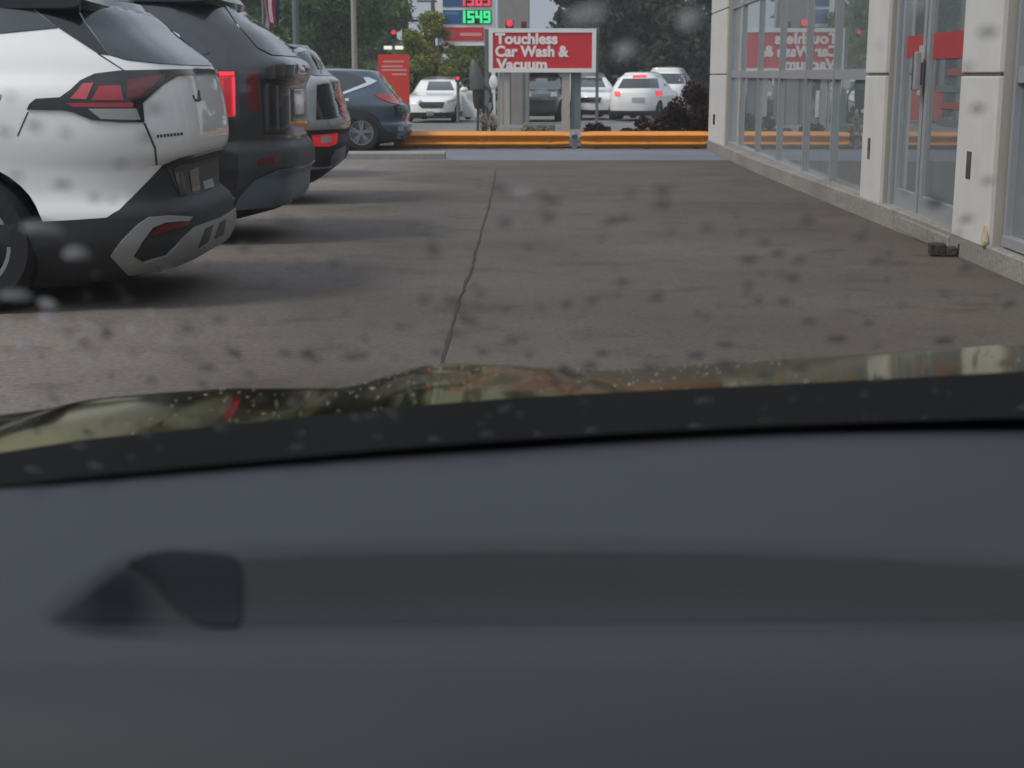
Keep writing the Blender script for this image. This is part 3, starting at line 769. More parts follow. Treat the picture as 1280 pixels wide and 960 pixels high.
G('tailgate_glass', [(396, 106), (436, 101), (436, 128), (436, 148), (395, 150)], M['gloss'], step=4, thick=0.003, whole=True)
G('rear_bumper', [(372, 163), (410, 162), (446, 160), (446, 178), (440, 196), (426, 207), (398, 208), (372, 206)], M['plastic'], step=4, thick=0.008, whole=True)
fl = G('fog_lamp', [(389, 169), (421, 166), (419, 180), (410, 183), (393, 183)], M['redlit'], step=4, off=0.008, thick=0.010)
G('lens', [(400, 170.5), (412, 169.5), (412, 178), (401, 179)], M['clear'], step=4, off=0.018, thick=0.005, parent=fl)
G('skid_plate', [(412, 200), (418, 188), (431, 182), (429, 198), (420, 206), (412, 207)], M['skidblue'], step=4, off=0.008, thick=0.006)
G('licence_plate', [(410, 150), (428, 146), (431, 153), (413, 158)], M['plate'], step=4, thick=0.006)
spoiler(grey, 1.1, at(384, 60, Y3).x - X3 + 0.02, 0.68, at(383, 74, Y3).z - g3, at(383, 54, Y3).z - g3, M['gloss'])

# --- silver van further back --------------------------------------------------------
Y5, X5 = 19.0, -4.85
g5 = g(Y5)
rear = [(0.2, 1.9), (0.35, 2.15), (0.6, 2.2), (1.0, 2.18), (1.15, 2.15), (1.5, 2.05), (1.75, 1.85), (1.85, 1.6)]
half = [(0.2, .85), (0.4, .95), (0.9, .96), (1.1, .93), (1.4, .86), (1.7, .76), (1.85, .66)]
front = [(0.2, 2.2), (0.4, 2.35), (0.7, 2.35), (0.95, 2.1), (1.05, 1.6), (1.4, 1.0), (1.75, .3), (1.85, .1)]
van, bv5, mx5 = make_car('parked_van', 'silver van parked deeper in its bay beyond the grey crossover', 'van', (X5, Y5, g5),
                         dict(rear=rear, front=front, half=half, z0=.2, z1=1.8, n=5.5), M['silver'], 0.34, 0.23, (1.2, -1.6))
P(van, bv5, mx5, 'rear_glass', [(376, 54), (388, 56), (390, 74), (378, 74)], M['glass'], step=4)
P(van, bv5, mx5, 'side_glass', [(330, 55), (366, 54), (370, 74), (335, 76)], M['glass'], step=4)

# --- slate blue hatchback by the rail -------------------------------------------------
Y4, X4 = 27.35, -3.95
g4 = g(Y4)
rear = prof_rear([(468, 86.5), (484, 104), (503, 127), (511, 131), (512, 140), (508, 150), (514, 156), (513, 166), (505, 176), (497, 183)], Y4, g4, X4)
rear = [(0.14, rear[0][1] - 0.15)] + rear + [(rear[-1][0] + 0.05, 1.0)]
half = [(0.14, .78), (0.3, .87), (0.5, .9), (0.8, .9), (0.95, .87), (1.1, .8), (1.3, .71), (1.5, .6)]
front = [(0.14, 1.95), (0.3, 2.1), (0.6, 2.1), (0.85, 2.0), (0.98, 1.7), (1.03, 1.0), (1.3, .45), (1.45, .1), (1.5, -.1)]
hatch, bv4, mx4 = make_car('parked_crossover', 'slate blue crossover with a silver roof accent parked beside the orange rail', 'car', (X4, Y4, g4),
                           dict(rear=rear, front=front, half=half, z0=.14, z1=1.42, n=5.0), M['blue'], 0.335, 0.22, (at(452, 168, 26.5).x - X4, -1.45), GRP)
def K(*a, **k): return P(hatch, bv4, mx4, *a, **k)
K('side_glass', [(380, 96), (405, 88.5), (420, 89), (440, 92), (454, 98), (458, 103.5), (442, 110), (427, 115), (380, 124)], M['glass'], step=4)
K('chrome_trim', [(454, 97), (461, 97), (471, 101.5), (463, 106), (427, 119), (427, 116), (458, 103.5)], M['chrome'], step=3, off=0.006)
K('door_handle', [(421, 124), (436, 123), (436, 126.5), (421, 127.5)], M['chrome'], step=4, thick=0.02)
tk = K('tail_light', [(467, 118.5), (490, 117), (503, 125), (500, 131), (488, 129), (474, 123)], M['red'], step=4, thick=0.012)
K('tailgate_panel', [(492, 132), (511, 132), (511, 144), (506, 152), (494, 146)], M['gloss'], step=4, thick=0.004)
K('sill_cladding', [(395, 138), (430, 135), (460, 139), (473, 150), (478, 160), (488, 168), (491, 183), (476, 187), (470, 165), (460, 152), (440, 148), (425, 152), (395, 158)], M['plastic'], step=4, thick=0.010)
K('rear_glass', [(474, 92), (492, 97), (512, 122), (494, 118), (482, 106)], M['glass'], step=4, whole=True)
K('fog_lamp', [(497, 158), (504, 157), (505, 163), (498, 164)], M['clear'], step=3, thick=0.008)
K('skid_plate', [(497, 166), (511, 160), (513, 168), (504, 176), (495, 178)], M['skidblue'], step=4, thick=0.008)

# ------------------------------------------------------------------ kerb island
p0, p1 = ground(420, 198), ground(556, 199)
yk = p1.y
ki = thing('kerb_island', 'low concrete kerb end lying in front of the slate blue car', 'kerb', (p1.x, yk, g(yk)))
bm = bmesh.new()
prism(bm, [(0, 0), (0, 0.085), (0.03, 0.11), (0.40, 0.11), (0.42, 0.0)], -3.0, 0)
bmesh.ops.transform(bm, matrix=Matrix.Rotation(R(90), 4, 'Z'), verts=bm.verts)
bmesh.ops.transform(bm, matrix=Matrix.Diagonal((-1, 1, 1, 1)), verts=bm.verts)
for v in bm.verts: v.co.x = -abs(v.co.x)
obj('kerb', bm, M['kerb'], ki)

# ------------------------------------------------------------------ orange guard rails
YR = 27.5
zr = g(YR)
def rail(x0, x1, label):
    r = thing('guard_rail', label, 'guard rail', (x0, YR, zr), 0, 'orange guard rails across the end of the lane')
    prof = []
    for k in range(25):
        t = k / 24; z = 0.015 + 0.31 * t
        y = 0.055 * math.cos(t * 4 * math.pi) * (1 if 0.04 < t < 0.96 else 1)
        prof.append((y, z))
    bm = bmesh.new(); w = x1 - x0; ends = []
    n = 12
    rows = []
    for i in range(n + 1):
        x = w * i / n
        fl = 1.0
        if i in (0, n): fl = 0.55
        rows.append([[bm.verts.new((x, y * fl + o, 0.17 + (z - 0.17) * (0.9 if i in (0, n) else 1))) for y, z in prof] for o in (0, 0.008)])
    for a, b in zip(rows, rows[1:]):
        for s in (0, 1):
            for k in range(24):
                bm.faces.new((a[s][k], b[s][k], b[s][k + 1], a[s][k + 1]))
        bm.faces.new((a[0][0], a[1][0], b[1][0], b[0][0])); bm.faces.new((a[0][-1], b[0][-1], b[1][-1], a[1][-1]))
    obj('beam', bm, M['yellow'], r, smooth=60)
    for f in (0.12, 0.5, 0.88):
        obj('post', B(w * f - 0.05, w * f + 0.05, 0.07, 0.17, -0.1, 0.30), M['galv'], r)
        bt = bmesh.new(); lathe(bt, [(.022, -.012), (.022, .006), (.012, .01)], 8, 'Y', mx=Matrix.Translation((w * f, -.045, .17))); obj('bolt', bt, M['galv'], r)
    return r
xA0, xA1 = at(492, 175, YR).x, at(712, 175, YR).x
xB0, xB1 = at(726, 175, YR).x, at(892, 175, YR).x
rail(xA0, xA1, 'longer orange guard rail left of the gap')
rail(xB0, xB1, 'shorter orange guard rail ending at the shop corner')
bm = bmesh.new()
box(bm, -0.05, 0.05, -0.04, 0.06, 0, 0.24, bev=0.01); tube(bm, [(0, -0.05, 0.22), (0.0, 0.03, 0.27)], 0.06, 8); box(bm, -0.11, 0.11, -0.02, 0.02, 0.12, 0.16)
o = obj('rail_post', bm, M['galv']); o.location = (at(718, 175, YR).x, YR, zr)
tag(o, 'stubby galvanised post in the gap between the two orange rails', 'post')

# planting bed behind the rail
sheet('planting_bed', [xA0 - 2.5, 0, 5], [YR + 0.25, 30, 32.5], lambda x, y: g(y) + 0.03 + 0.02 * math.sin(3 * x + y), M['soil'])

# ------------------------------------------------------------------ foliage
def leaves(count, blobs, size, seed, drop=0.0):
    """many small leaf faces spread through blobs [(x, y, z, rx, ry, rz)]"""
    rs = np.random.RandomState(seed)
    wts = np.array([b[3] * b[5] for b in blobs]); wts = wts / wts.sum()
    idx = rs.choice(len(blobs), count, p=wts)
    bl = np.array(blobs)[idx]
    d = rs.normal(size=(count, 3)); d /= np.linalg.norm(d, axis=1)[:, None]
    rad = rs.uniform(0.45, 1.0, count) ** 0.5 * (1 + 0.12 * rs.normal(size=count))
    ctr = bl[:, :3] + d * rad[:, None] * bl[:, 3:6]
    a = rs.normal(size=(count, 3)); a /= np.linalg.norm(a, axis=1)[:, None]
    b = np.cross(a, rs.normal(size=(count, 3))); b /= np.linalg.norm(b, axis=1)[:, None]
    s = size * rs.uniform(0.6, 1.4, count)[:, None]
    v = np.stack([ctr - a * s, ctr - b * s * .55 , ctr + a * s, ctr + b * s * .55], 1).reshape(-1, 3)
    me = bpy.data.meshes.new('leaves')
    me.from_pydata(v.tolist(), [], np.arange(count * 4).reshape(-1, 4).tolist())
    return me
def crown_blobs(cx, cy, z0, z1, r, n, seed, shape='round'):
    rs = random.Random(seed); out = []
    for _ in range(n):
        t = rs.random(); z = z0 + (z1 - z0) * t
        k = math.sin(math.pi * min(1, max(0.08, 0.15 + 0.8 * t))) if shape == 'round' else (1.05 - 0.75 * t)
        a = rs.uniform(0, 2 * math.pi); q = r * k * rs.uniform(0.2, 0.95)
        s = r * rs.uniform(0.22, 0.42)
        out.append((cx + q * math.cos(a), cy + q * math.sin(a), z, s, s, s * rs.uniform(.6, .9)))
    return out
def tree(name, label, x, y, h, r, m, count, size, seed, base=0.25, shape='round', trunk=0.22, group=None):
    gz = g(y)
    t = thing(name, label, 'tree', (x, y, gz), 0, group)
    bm = bmesh.new()
    rs = random.Random(seed)
    tube(bm, [(0, 0, -0.1), (0.05, 0, h * .3), (0.1, 0.05, h * .6), (0, 0, h * .92)], [trunk, trunk * .8, trunk * .5, trunk * .1], 8)
    for k in range(7):
        a = rs.uniform(0, 6.28); z = h * rs.uniform(.25, .7); q = r * rs.uniform(.5, .85)
        tube(bm, [(0.04, 0, z), (q * .5 * math.cos(a), q * .5 * math.sin(a), z + h * .08), (q * math.cos(a), q * math.sin(a), z + h * .14)], [trunk * .35, trunk * .22, trunk * .06], 5)
    obj('trunk', bm, M['bark'], t)
    me = leaves(count, crown_blobs(0, 0, h * base, h * .97, r, 46, seed, shape), size, seed)
    link('crown', me, m, t)
    return t
def shrub(name, label, x, y, w, h, m, count, size, seed, group=None, d=None, cat='shrub', bloom=0, lift=0.0):
    gz = g(y) + lift
    t = thing(name, label, cat, (x, y, gz), 0, group)
    rs = random.Random(seed)
    bl = []
    for _ in range(14):
        q = rs.uniform(-.38, .38); hh = h * rs.uniform(.25, .82) * (1 - 0.6 * abs(q))
        bl.append((w * q, rs.uniform(-.2, .2) * (d or w), hh, w * .17, w * .15, h * .17))
    bm = bmesh.new()
    for b in bl[:7]: tube(bm, [(b[0] * .2, b[1] * .2, -.05), (b[0] * .7, b[1] * .7, b[2] * .6), (b[0], b[1], b[2])], [.03, .02, .008], 5)
    obj('stem', bm, M['bark'], t)
    link('foliage', leaves(count, bl, size, seed), m, t)
    if bloom:
        rb = [(b[0], b[1] - .1, b[2] + h * .08, .05, .05, .05) for b in rs.sample(bl, min(bloom, len(bl)))]
        link('blossom', leaves(40 * bloom, rb, 0.035, seed + 5), M['bloom'], t)
    return t
TL = 'broad green trees beyond the parked cars'
for i, (px, Y, h, r, lab) in enumerate(((300, 62, 12, 3.4, 'broad green tree behind the charcoal SUV roof and the flag'),
                                        (372, 72, 13, 3.6, 'tall green tree directly behind the grey lamp post'),
                                        (425, 66, 11, 2.7, 'green tree just left of the pale tapered pole'),
                                        (462, 96, 8.5, 2.6, 'distant low green tree between the pale pole and the dark utility pole'),
                                        (250, 80, 12, 4.0, 'green tree hidden mostly behind the white crossover'))):
    tree('broadleaf_tree', lab, at(px, 93, Y).x, Y, h, r, M['leaf1'], 26000, 0.125, 20 + i, base=0.12, group=TL)
for i, (px, w, y0, lab) in enumerate(((418, 2.6, 66, 'lime green shrub left of the red banner'), (448, 2.4, 70, 'pale lime shrub under the pale pole'))):
    shrub('lime_shrub', lab, at(px, 93, 50).x, 50, w, 1.95 if i == 0 else 1.7, M['leaf5'], 2600, 0.09, 40 + i, group='lime shrubs')
for i, (px, Y, h, r, lab) in enumerate(((516, 56, 3.1, 0.95, 'olive tree just right of the red banner'), (541, 60, 4.2, 1.0, 'tall olive tree against the price sign post'),
                                        (580, 66, 3.0, 1.3, 'olive tree below the red strip of the price sign'), (605, 70, 3.2, 1.2, 'olive tree behind the dome of the vacuum unit'))):
    tree('olive_tree', lab, at(px, 93, Y).x, Y, h, r, M['leaf2'], 8000, 0.075, 60 + i, base=0.1, trunk=0.1, group='olive green trees along the street')
for i, (px, Y, h, r, lab) in enumerate(((745, 66, 11, 2.2, 'dark conifer behind the right end of the car wash sign'), (800, 68, 13, 2.8, 'dark conifer behind the white hatchback'),
                                        (860, 64, 12, 2.6, 'dark conifer beside the shop corner column'), (935, 72, 12, 3.2, 'dark conifer hidden behind the shop'))):
    tree('dark_conifer', lab, at(px, 93, Y).x, Y, h, r, M['leaf3'], 30000, 0.15, 80 + i, base=0.04, shape='cone' if i == 0 else 'round', group='dark conifers beyond the street')
# far wood along the street, one mass
bl = [(x, 105 + random.uniform(-4, 10), g(99) + random.uniform(.3, 2.6), random.uniform(1.5, 3), 1.8, random.uniform(1.2, 2.4)) for x in np.arange(-75, 90, 1.3)]
o = link('far_woodland', leaves(26000, bl, 0.28, 5), M['leaf6']); tag(o, kind='stuff', label='far dark band of trees along the horizon', cat='woodland')

# shrubs in the bed
PB = 'purple leaved shrubs in the bed behind the rail'
for i, (px, Y, w, h, cnt, lab, bl_) in enumerate(((862, 30.0, 1.15, 1.35, 4200, 'tallest purple shrub against the shop corner column', 4), (822, 29.4, 0.95, 0.72, 2600, 'purple shrub below the right brake light of the white hatchback', 3),
                                              (884, 29.6, 0.8, 1.0, 2000, 'purple shrub closest to the shop corner', 3), (746, 29.6, 0.6, 0.45, 1400, 'low purple shrub right of the rail gap', 2),
                                              (790, 29.2, 0.8, 0.36, 1300, 'low purple shrub under the white hatchback bumper', 2))):
    shrub('purple_shrub', lab, at(px, 150, Y).x, Y, w, h, M['leaf4'], cnt, 0.045, 100 + i, PB, bloom=bl_)
for i, (px, lab) in enumerate(((655, 'cream flowers at the foot of the concrete pylon'), (666, 'cream flowers left of the grey planter box'), (680, 'cream flowers over the grey planter box'), (897, 'cream flowers beside the shop corner column'))):
    shrub('cream_flowers', lab, at(px, 150, 31.2).x, 31.2, 0.24, 0.45 if px < 690 else 0.25, M['bloom'], 320, 0.03, 130 + i, 'cream flower clumps', cat='flowers')
gx = at(680, 155, 31.8).x
bm = bmesh.new(); box(bm, -.24, .24, -.2, .2, 0, 0.34, bev=.015); o = obj('planter_box', bm, M['postgrey']); o.location = (gx, 32, g(32)); tag(o, 'low grey utility box between the posts below the car wash sign', 'box')

# ------------------------------------------------------------------ car wash sign
YS = 41.5
gs = g(YS)
def sx(px): return at(px, 60, YS).x
def sz(py): return at(640, py, YS).z
sg = thing('car_wash_sign', 'large red board on posts advertising a touchless car wash and vacuum', 'sign', (sx(678), YS, gs))
ox = sx(678)
def sb(x0, x1, y0, y1, z0, z1, **k): return B(x0 - ox, x1 - ox, y0, y1, z0 - gs, z1 - gs, **k)
X0s, X1s, Zt, Zb = sx(611), sx(745), sz(35.5), sz(90.5)
fw = sx(616) - sx(611)
obj('cabinet', sb(X0s + .01, X1s - .01, -0.02, 0.28, Zb + .01, Zt - .01), M['postgrey'], sg)
face = obj('face', sb(X0s + fw, X1s - fw, -0.04, -0.021, Zb + fw, Zt - fw), M['signred'], sg)
for a in ((X0s, X0s + fw, Zb, Zt), (X1s - fw, X1s, Zb, Zt), (X0s + fw + .001, X1s - fw - .001, Zt - fw, Zt), (X0s + fw + .001, X1s - fw - .001, Zb, Zb + fw)):
    obj('frame', sb(a[0], a[1], -0.07, -0.0205, a[2], a[3]), M['whitep'], sg)
for s, xa, xb, yb, yt in (('Touchless', 619, 697, 54.6, 41.2), ('Car Wash &', 619, 711, 70.4, 56.8), ('Vacuum', 620, 684, 86.4, 73.2)):
    bm = text_bm(s, sx(xb) - sx(xa), sz(yt) - sz(yb), 0.02, 0.042)
    bmesh.ops.translate(bm, vec=(sx(xa) - ox, -0.052, sz(yb) - gs), verts=bm.verts)
    obj('lettering', bm, M['letter'], sg)
for x0, x1, zt, y0, m in ((605.5, 611, 36, .05, 'postgrey'), (745.5, 749, 34, .05, 'postgrey'), (625, 628, 90, .06, 'postpale'), (630, 637, 90, .03, 'postpale'), (703, 713, 90, .03, 'postpale'), (714, 727, 90, .10, 'postgrey')):
    obj('post', B(sx(x0) - ox, sx(x1) - ox, y0, y0 + 0.16, -0.1, (sz(zt) - gs) - (0.002 if zt < 50 else 0.012)), M[m], sg)
YP = 47.0
o = obj('concrete_pylon', B(0, at(662, 60, YP).x - at(622, 60, YP).x, 0, 1.0, -0.2, 9, bev=0.05), M['concrete']); o.location = (at(622, 60, YP).x, YP, g(YP))
tag(o, 'tall square concrete pylon rising behind the car wash sign', 'pylon')

# ------------------------------------------------------------------ fuel price sign
YG = 60.0
gg = g(YG)
ps = thing('price_sign', 'fuel price sign with blue rows, red and green digits and a red strip', 'sign', (at(582, 60, YG).x, YG, gg))
oxg = at(582, 60, YG).x
def pb(x0, x1, yt, yb, y0, y1): return B(at(x0, 60, YG).x - oxg, at(x1, 60, YG).x - oxg, y0, y1, at(600, yb, YG).z - gg, at(600, yt, YG).z - gg)
obj('backing_panel', pb(549, 618, -40, 57, 0, .3), M['whitep'], ps)
obj('post', B(at(547, 60, YG).x - oxg, at(553, 60, YG).x - oxg, .05, .25, -.2, 6.5), M['whitep'], ps)
obj('post', B(at(614, 60, YG).x - oxg, at(619, 60, YG).x - oxg, .32, .5, -.2, 6.5), M['whitep'], ps)
SEG = {'0': 'abcdef', '1': 'bc', '2': 'abged', '3': 'abgcd', '4': 'fgbc', '5': 'afgcd', '6': 'afgedc', '7': 'abc', '8': 'abcdefg', '9': 'abcdfg'}
def digit(bm, ch, x, z, w, h, t):
    S = {'a': (0, w, h - t, h), 'd': (0, w, 0, t), 'g': (0, w, h / 2 - t / 2, h / 2 + t / 2), 'f': (0, t, h / 2, h), 'e': (0, t, 0, h / 2), 'b': (w - t, w, h / 2, h), 'c': (w - t, w, 0, h / 2)}
    for i, s in enumerate(SEG[ch]):
        a = S[s]; e = 0.001 * i
        box(bm, x + a[0], x + a[1], -.075 - e, -.046, z + a[2], z + a[3])
for yt, yb, txt, led in ((-34, -15, '1529', 'ledr'), (-11, 8.5, '1569', 'ledr'), (12.5, 30, '1549', 'ledg')):
    row = obj('price_row', pb(554, 580, yt, yb, -.03, -.001), M['signblue'], ps)
    obj('print_block', pb(556, 574, yt + 2.5, yt + 5.5, -.036, -.031), M['paleblue'], row)
    dp = obj('display', pb(580.2, 614.5, yt, yb, -.045, -.001), M['black_panel'], ps)
    bm = bmesh.new(); zz = at(600, yb - 1, YG).z - gg; hh = at(600, yt + 1, YG).z - gg - zz
    for i, ch in enumerate(txt):
        digit(bm, ch, at(575.2 if i == 0 else 584.3 + (i - 1) * 10.1, 60, YG).x - oxg, zz, at(590, 60, YG).x - at(581.2 if i else 583, 60, YG).x, hh, 0.10)
    obj('digits', bm, M[led], dp)
rs_ = obj('red_strip', pb(554, 605, 34, 51, -.03, -.001), M['signred'], ps)
bm = bmesh.new(); lathe(bm, [(0.19, -.04), (0.19, -.0305)], 18, 'Y'); bmesh.ops.transform(bm, matrix=Matrix.Diagonal((1, -1, 1, 1)), verts=bm.verts)
for v in bm.verts: v.co += Vector((at(565, 60, YG).x - oxg, 0, at(600, 42.5, YG).z - gg)); v.co.y = -.04 if v.co.y > .035 or v.co.y < -.035 else -.0305
obj('roundel', bm, M['pinkred'], rs_)
obj('print_block', pb(575, 602, 41, 45, -.04, -.031), M['paleprint'], rs_)

# ------------------------------------------------------------------ red banner, lamps, poles, signals
YN = 44.0
rb = thing('red_banner', 'tall red information panel standing behind the slate blue car', 'sign', (at(492, 80, YN).x, YN, g(YN)))
def nb(x0, x1, yt, yb, y0, y1): return B(at(x0, 80, YN).x - at(492, 80, YN).x, at(x1, 80, YN).x - at(492, 80, YN).x, y0, y1, at(500, yb, YN).z - g(YN), at(500, yt, YN).z - g(YN))
obj('panel', nb(472.5, 511, 68, 150, 0, .12), M['brightred'], rb)
for i, (a, b, y) in enumerate(((479, 505, 77), (477, 503, 83), (477, 508, 87.5), (490, 508, 93))):
    obj('print_line', nb(a, b, y - 1.1, y + 1.1, -.008, -.0005), M['paleprint'], rb)
fl = thing('floodlight', 'pair of white floodlights just above the red banner', 'lamp', (at(492, 60, 52).x, 52, g(52)))
zf = at(492, 60, 52).z - g(52)
obj('pole', tube(bmesh.new(), [(0, 0, 0), (0, 0, zf)], .04, 8), M['postgrey'], fl)
for px in (485, 499):
    x = (px - 492) / 1850 * 52
    obj('lamp_head', B(x - .14, x + .14, -.1, .1, zf - .05, zf + .07, bev=.02), M['lampwhite'], fl)
def pole(name, label, cat, px, Y, r0, r1, h, m, arms=()):
    t = thing(name, label, cat, (at(px, 60, Y).x, Y, g(Y)))
    obj('shaft', tube(bmesh.new(), [(0, 0, -.2), (0, 0, h * .5), (0, 0, h)], [r0, (r0 + r1) / 2, r1], 10), m, t)
    for z, w in arms: 
        a = obj('crossarm', B(-w, w, -.05, .05, z - .06, z + .06), m, t)
        for s in (-.8, -.4, .4, .8): obj('insulator', tube(bmesh.new(), [(w * s, 0, z + .06), (w * s, 0, z + .2)], .04, 6), M['galv'], a)
    return t
pole('lamp_post', 'thick grey lamp post left of the pale pole', 'lamp post', 370.5, 34, .075, .07, 8, M['postgrey'])
pole('street_pole', 'pale tapered pole with a wide foot among the green trees', 'pole', 443, 46, .10, .06, 8, M['pole_pale'])
pole('utility_pole', 'thick dark utility pole left of the olive trees', 'utility pole', 507, 75, .19, .15, 9, M['pole_wood'], ((4.3, .9),))
pole('utility_pole', 'thin dark utility pole beside the price sign', 'utility pole', 541.5, 95, .14, .12, 10, M['pole_wood'], ((5.2, 1.0), (6.2, 1.0)))
bm = bmesh.new()
pa, pbb = Vector((at(507, 60, 75).x, 75, 4.0)), Vector((at(541.5, 60, 95).x, 95, 5.0))
for dx in (-.7, 0, .7):
    tube(bm, [pa + Vector((dx, 0, 0)) + (pbb - pa) * (k / 8) - Vector((0, 0, .5 * math.sin(math.pi * k / 8))) for k in range(9)], .018, 5)
    tube(bm, [pa + Vector((dx, 0, 0)), pa + Vector((-14, -3, -.35)), pa + Vector((-28, -6, .1))], .018, 5)
tag(obj('power_line', bm, M['pole_wood']), 'thin dark wires strung between the utility poles', 'wire')
def signal(px, py, Y, lit, label, w=9, h=13):
    t = thing('traffic_signal', label, 'traffic light', (at(px, py, Y).x, Y, g(Y)), 0, 'traffic signals over the street')
    z = at(px, py, Y).z - g(Y); s = Y / 1850
    obj('mast', tube(bmesh.new(), [(0, .2, 0), (0, .2, z)], .05, 8), M['postgrey'], t)
    hd = obj('housing', B(-w * s / 2, w * s / 2, -.1, .14, z - h * s * .75, z + h * s * .35, bev=.03), M['gloss'], t)
    bm = bmesh.new(); lathe(bm, [(w * s * .42, 0), (w * s * .42, .05)], 16, 'Y'); bmesh.ops.translate(bm, vec=(0, -.105, z), verts=bm.verts)
    obj('red_light', bm, M['brake'] if lit else M['darkred'], hd)
    return t
signal(492, 40, 70, True, 'lit red traffic signal above the red banner', 8, 10)
signal(637, 29, 46.0, True, 'lit red signal in front of the concrete pylon', 10, 9)
signal(655, 30, 46.2, False, 'unlit dark red signal beside the concrete pylon', 7, 9)
signal(572, 98, 48.5, True, 'lit red lamp beside the roof of the white sedan', 6, 6)
# flag
ft = thing('flag', 'drooping red and white flag left of the grey lamp post', 'flag', (at(329, 20, 24).x, 24, g(24)))
obj('flagpole', tube(bmesh.new(), [(0, 0, 0), (0, 0, 5)], .02, 8), M['galv'], ft)
zfl = at(340, 36, 24).z - g(24)
for i in range(5):
    bm = bmesh.new(); prev = None
    for k in range(13):
        z = zfl + (1.3 * k / 12) + (0.10 * i if k == 0 else 0) * 0.5
        x = 0.02 + i * .045 + .02 * math.sin(k * .8 + i); y = .05 * math.sin(i * 2 + k * .4)
        a, b, c, d = [bm.verts.new(q) for q in ((x, y, z), (x + .055, y + .02, z - .02), (x + .055, y + .026, z - .02), (x, y + .006, z))]
        if prev:
            for q in range(4): bm.faces.new((prev[q], prev[(q + 1) % 4], (a, b, c, d)[(q + 1) % 4], (a, b, c, d)[q]))
        prev = (a, b, c, d)
    obj('stripe', bm, (M['flagwhite'], M['flagred'], M['flagwhite'], M['flagred'], M['flagblue'])[i], ft)

# ------------------------------------------------------------------ vacuum unit by the open car
YV = 40.0
vx = at(598, 110, YV).x
vc = thing('vacuum_unit', 'grey domed vacuum unit on dark legs next to the open sedan door', 'vacuum', (vx, YV, g(YV)))
def vz(py): return at(598, py, YV).z - g(YV)
bm = bmesh.new()
lathe(bm, [(.02, vz(74)), (.07, vz(76)), (.12, vz(82)), (.18, vz(93)), (.21, vz(104)), (.21, vz(112))], 18)
for v in bm.verts: v.co.x -= (v.co.z - vz(112)) * 0.16
obj('dome', bm, M['steel'], vc, smooth=50)
bm = bmesh.new(); lathe(bm, [(.10, vz(136)), (.15, vz(128)), (.17, vz(113)), (.15, vz(112))], 16); obj('canister', bm, M['brown'], vc, smooth=40)
for px in (597, 608, 615):
    x = (px - 598) / 1850 * YV
    obj('leg', tube(bmesh.new(), [(x * .6, 0, vz(134)), (x, -.05, -.05)], .035, 6), M['plastic'], vc)
bm = bmesh.new(); lathe(bm, [(.09, -.06), (.12, -.03), (.12, .03), (.09, .06)], 16, 'Y'); bmesh.ops.scale(bm, vec=(1, 1, 1.6), verts=bm.verts); bmesh.ops.translate(bm, vec=((617 - 598) / 1850 * YV, -.1, vz(103)), verts=bm.verts)
obj('hose_holder', bm, M['whitep'], vc, smooth=40)
obj('hose', tube(bmesh.new(), [(.2, -.1, vz(108)), (.36, -.15, vz(118)), (.38, -.15, vz(135)), (.30, -.12, vz(146)), (.18, -.1, vz(132))], .035, 8), M['plastic'], vc)
for px, pz in ((604, 138), (616.5, 137)):
    o = shrub('cream_flowers', 'cream flowers on the left at the vacuum unit legs' if px < 610 else 'cream flowers on the right at the vacuum unit legs', at(px, 138, 38).x, 38.0, .2 + .1 * (px > 610), .55, M['bloom'], 300, .03, int(px), 'cream flower clumps', cat='flowers')

# ------------------------------------------------------------------ cars on the street
def plain_panel(root, bv, mx, name, pts, m, **k): return P(root, bv, mx, name, pts, m, **k)
# white sedan seen head on, door open
YF = 51.0; gF = g(YF)
XF = at(549, 120, YF).x
front = [(0.16, 2.3), (0.35, 2.42), (0.6, 2.40), (0.72, 2.3), (0.86, 1.9), (0.95, 1.05), (1.2, .45), (1.4, -.1), (1.46, -.4)]
rear = [(0.16, 2.2), (0.4, 2.35), (0.7, 2.38), (0.95, 2.2), (1.02, 1.6), (1.25, 1.2), (1.42, .7), (1.46, .4)]
half = [(0.16, .82), (0.35, .9), (0.6, .915), (0.85, .89), (0.97, .83), (1.2, .73), (1.4, .6), (1.46, .5)]
sedan, bvF, mxF = make_car('white_sedan', 'white sedan facing the camera with its front door open', 'car', (XF, YF, gF),
                           dict(rear=rear, front=front, half=half, z0=.16, z1=1.43, n=4.4), M['white'], 0.33, 0.22, (-1.45, 1.4)[::1], None, R(90 - 7))
def S(*a, **k): return P(sedan, bvF, mxF, *a, **k)
S('windshield', [(533, 113), (536, 102), (563, 102), (568, 113)], M['glass'], step=3)
S('grille', [(523, 131), (526, 128), (556, 128), (553, 135), (527, 135)], M['gloss'], step=3, thick=.02)
S('headlight', [(557, 127), (569, 123.5), (570, 126), (560, 129)], M['clear'], step=3, thick=.02)
S('headlight', [(522, 128), (526, 125), (528, 127), (523, 129.5)], M['clear'], step=3, thick=.02)
S('air_intake', [(523, 141), (531, 141), (532, 145), (525, 145)], M['gloss'], step=3, thick=.02)
S('air_intake', [(544, 141), (552, 140), (552, 144), (543, 145)], M['gloss'], step=3, thick=.02)
S('air_intake', [(559, 140.5), (568, 139), (568, 142), (560, 143)], M['gloss'], step=3, thick=.02)
S('licence_plate', [(533, 139), (542, 139), (542, 144), (533, 144)], M['plate'], step=3, thick=.025)
Mi = mxF.inverted()
bm = bmesh.new()
pA, pB = at(573, 130, YF - 0.6), at(599, 130, YF - 0.75)
def vrt(p, py): q = Vector(p); q.z = at(590, py, YF - .6).z; return q
quad = [vrt(pA, 146), vrt(pB, 146.5), vrt(pB, 113), vrt(pA, 113.5)]
a = [bm.verts.new(q) for q in quad]; b = [bm.verts.new(q + Vector((0, .10, 0))) for q in quad]
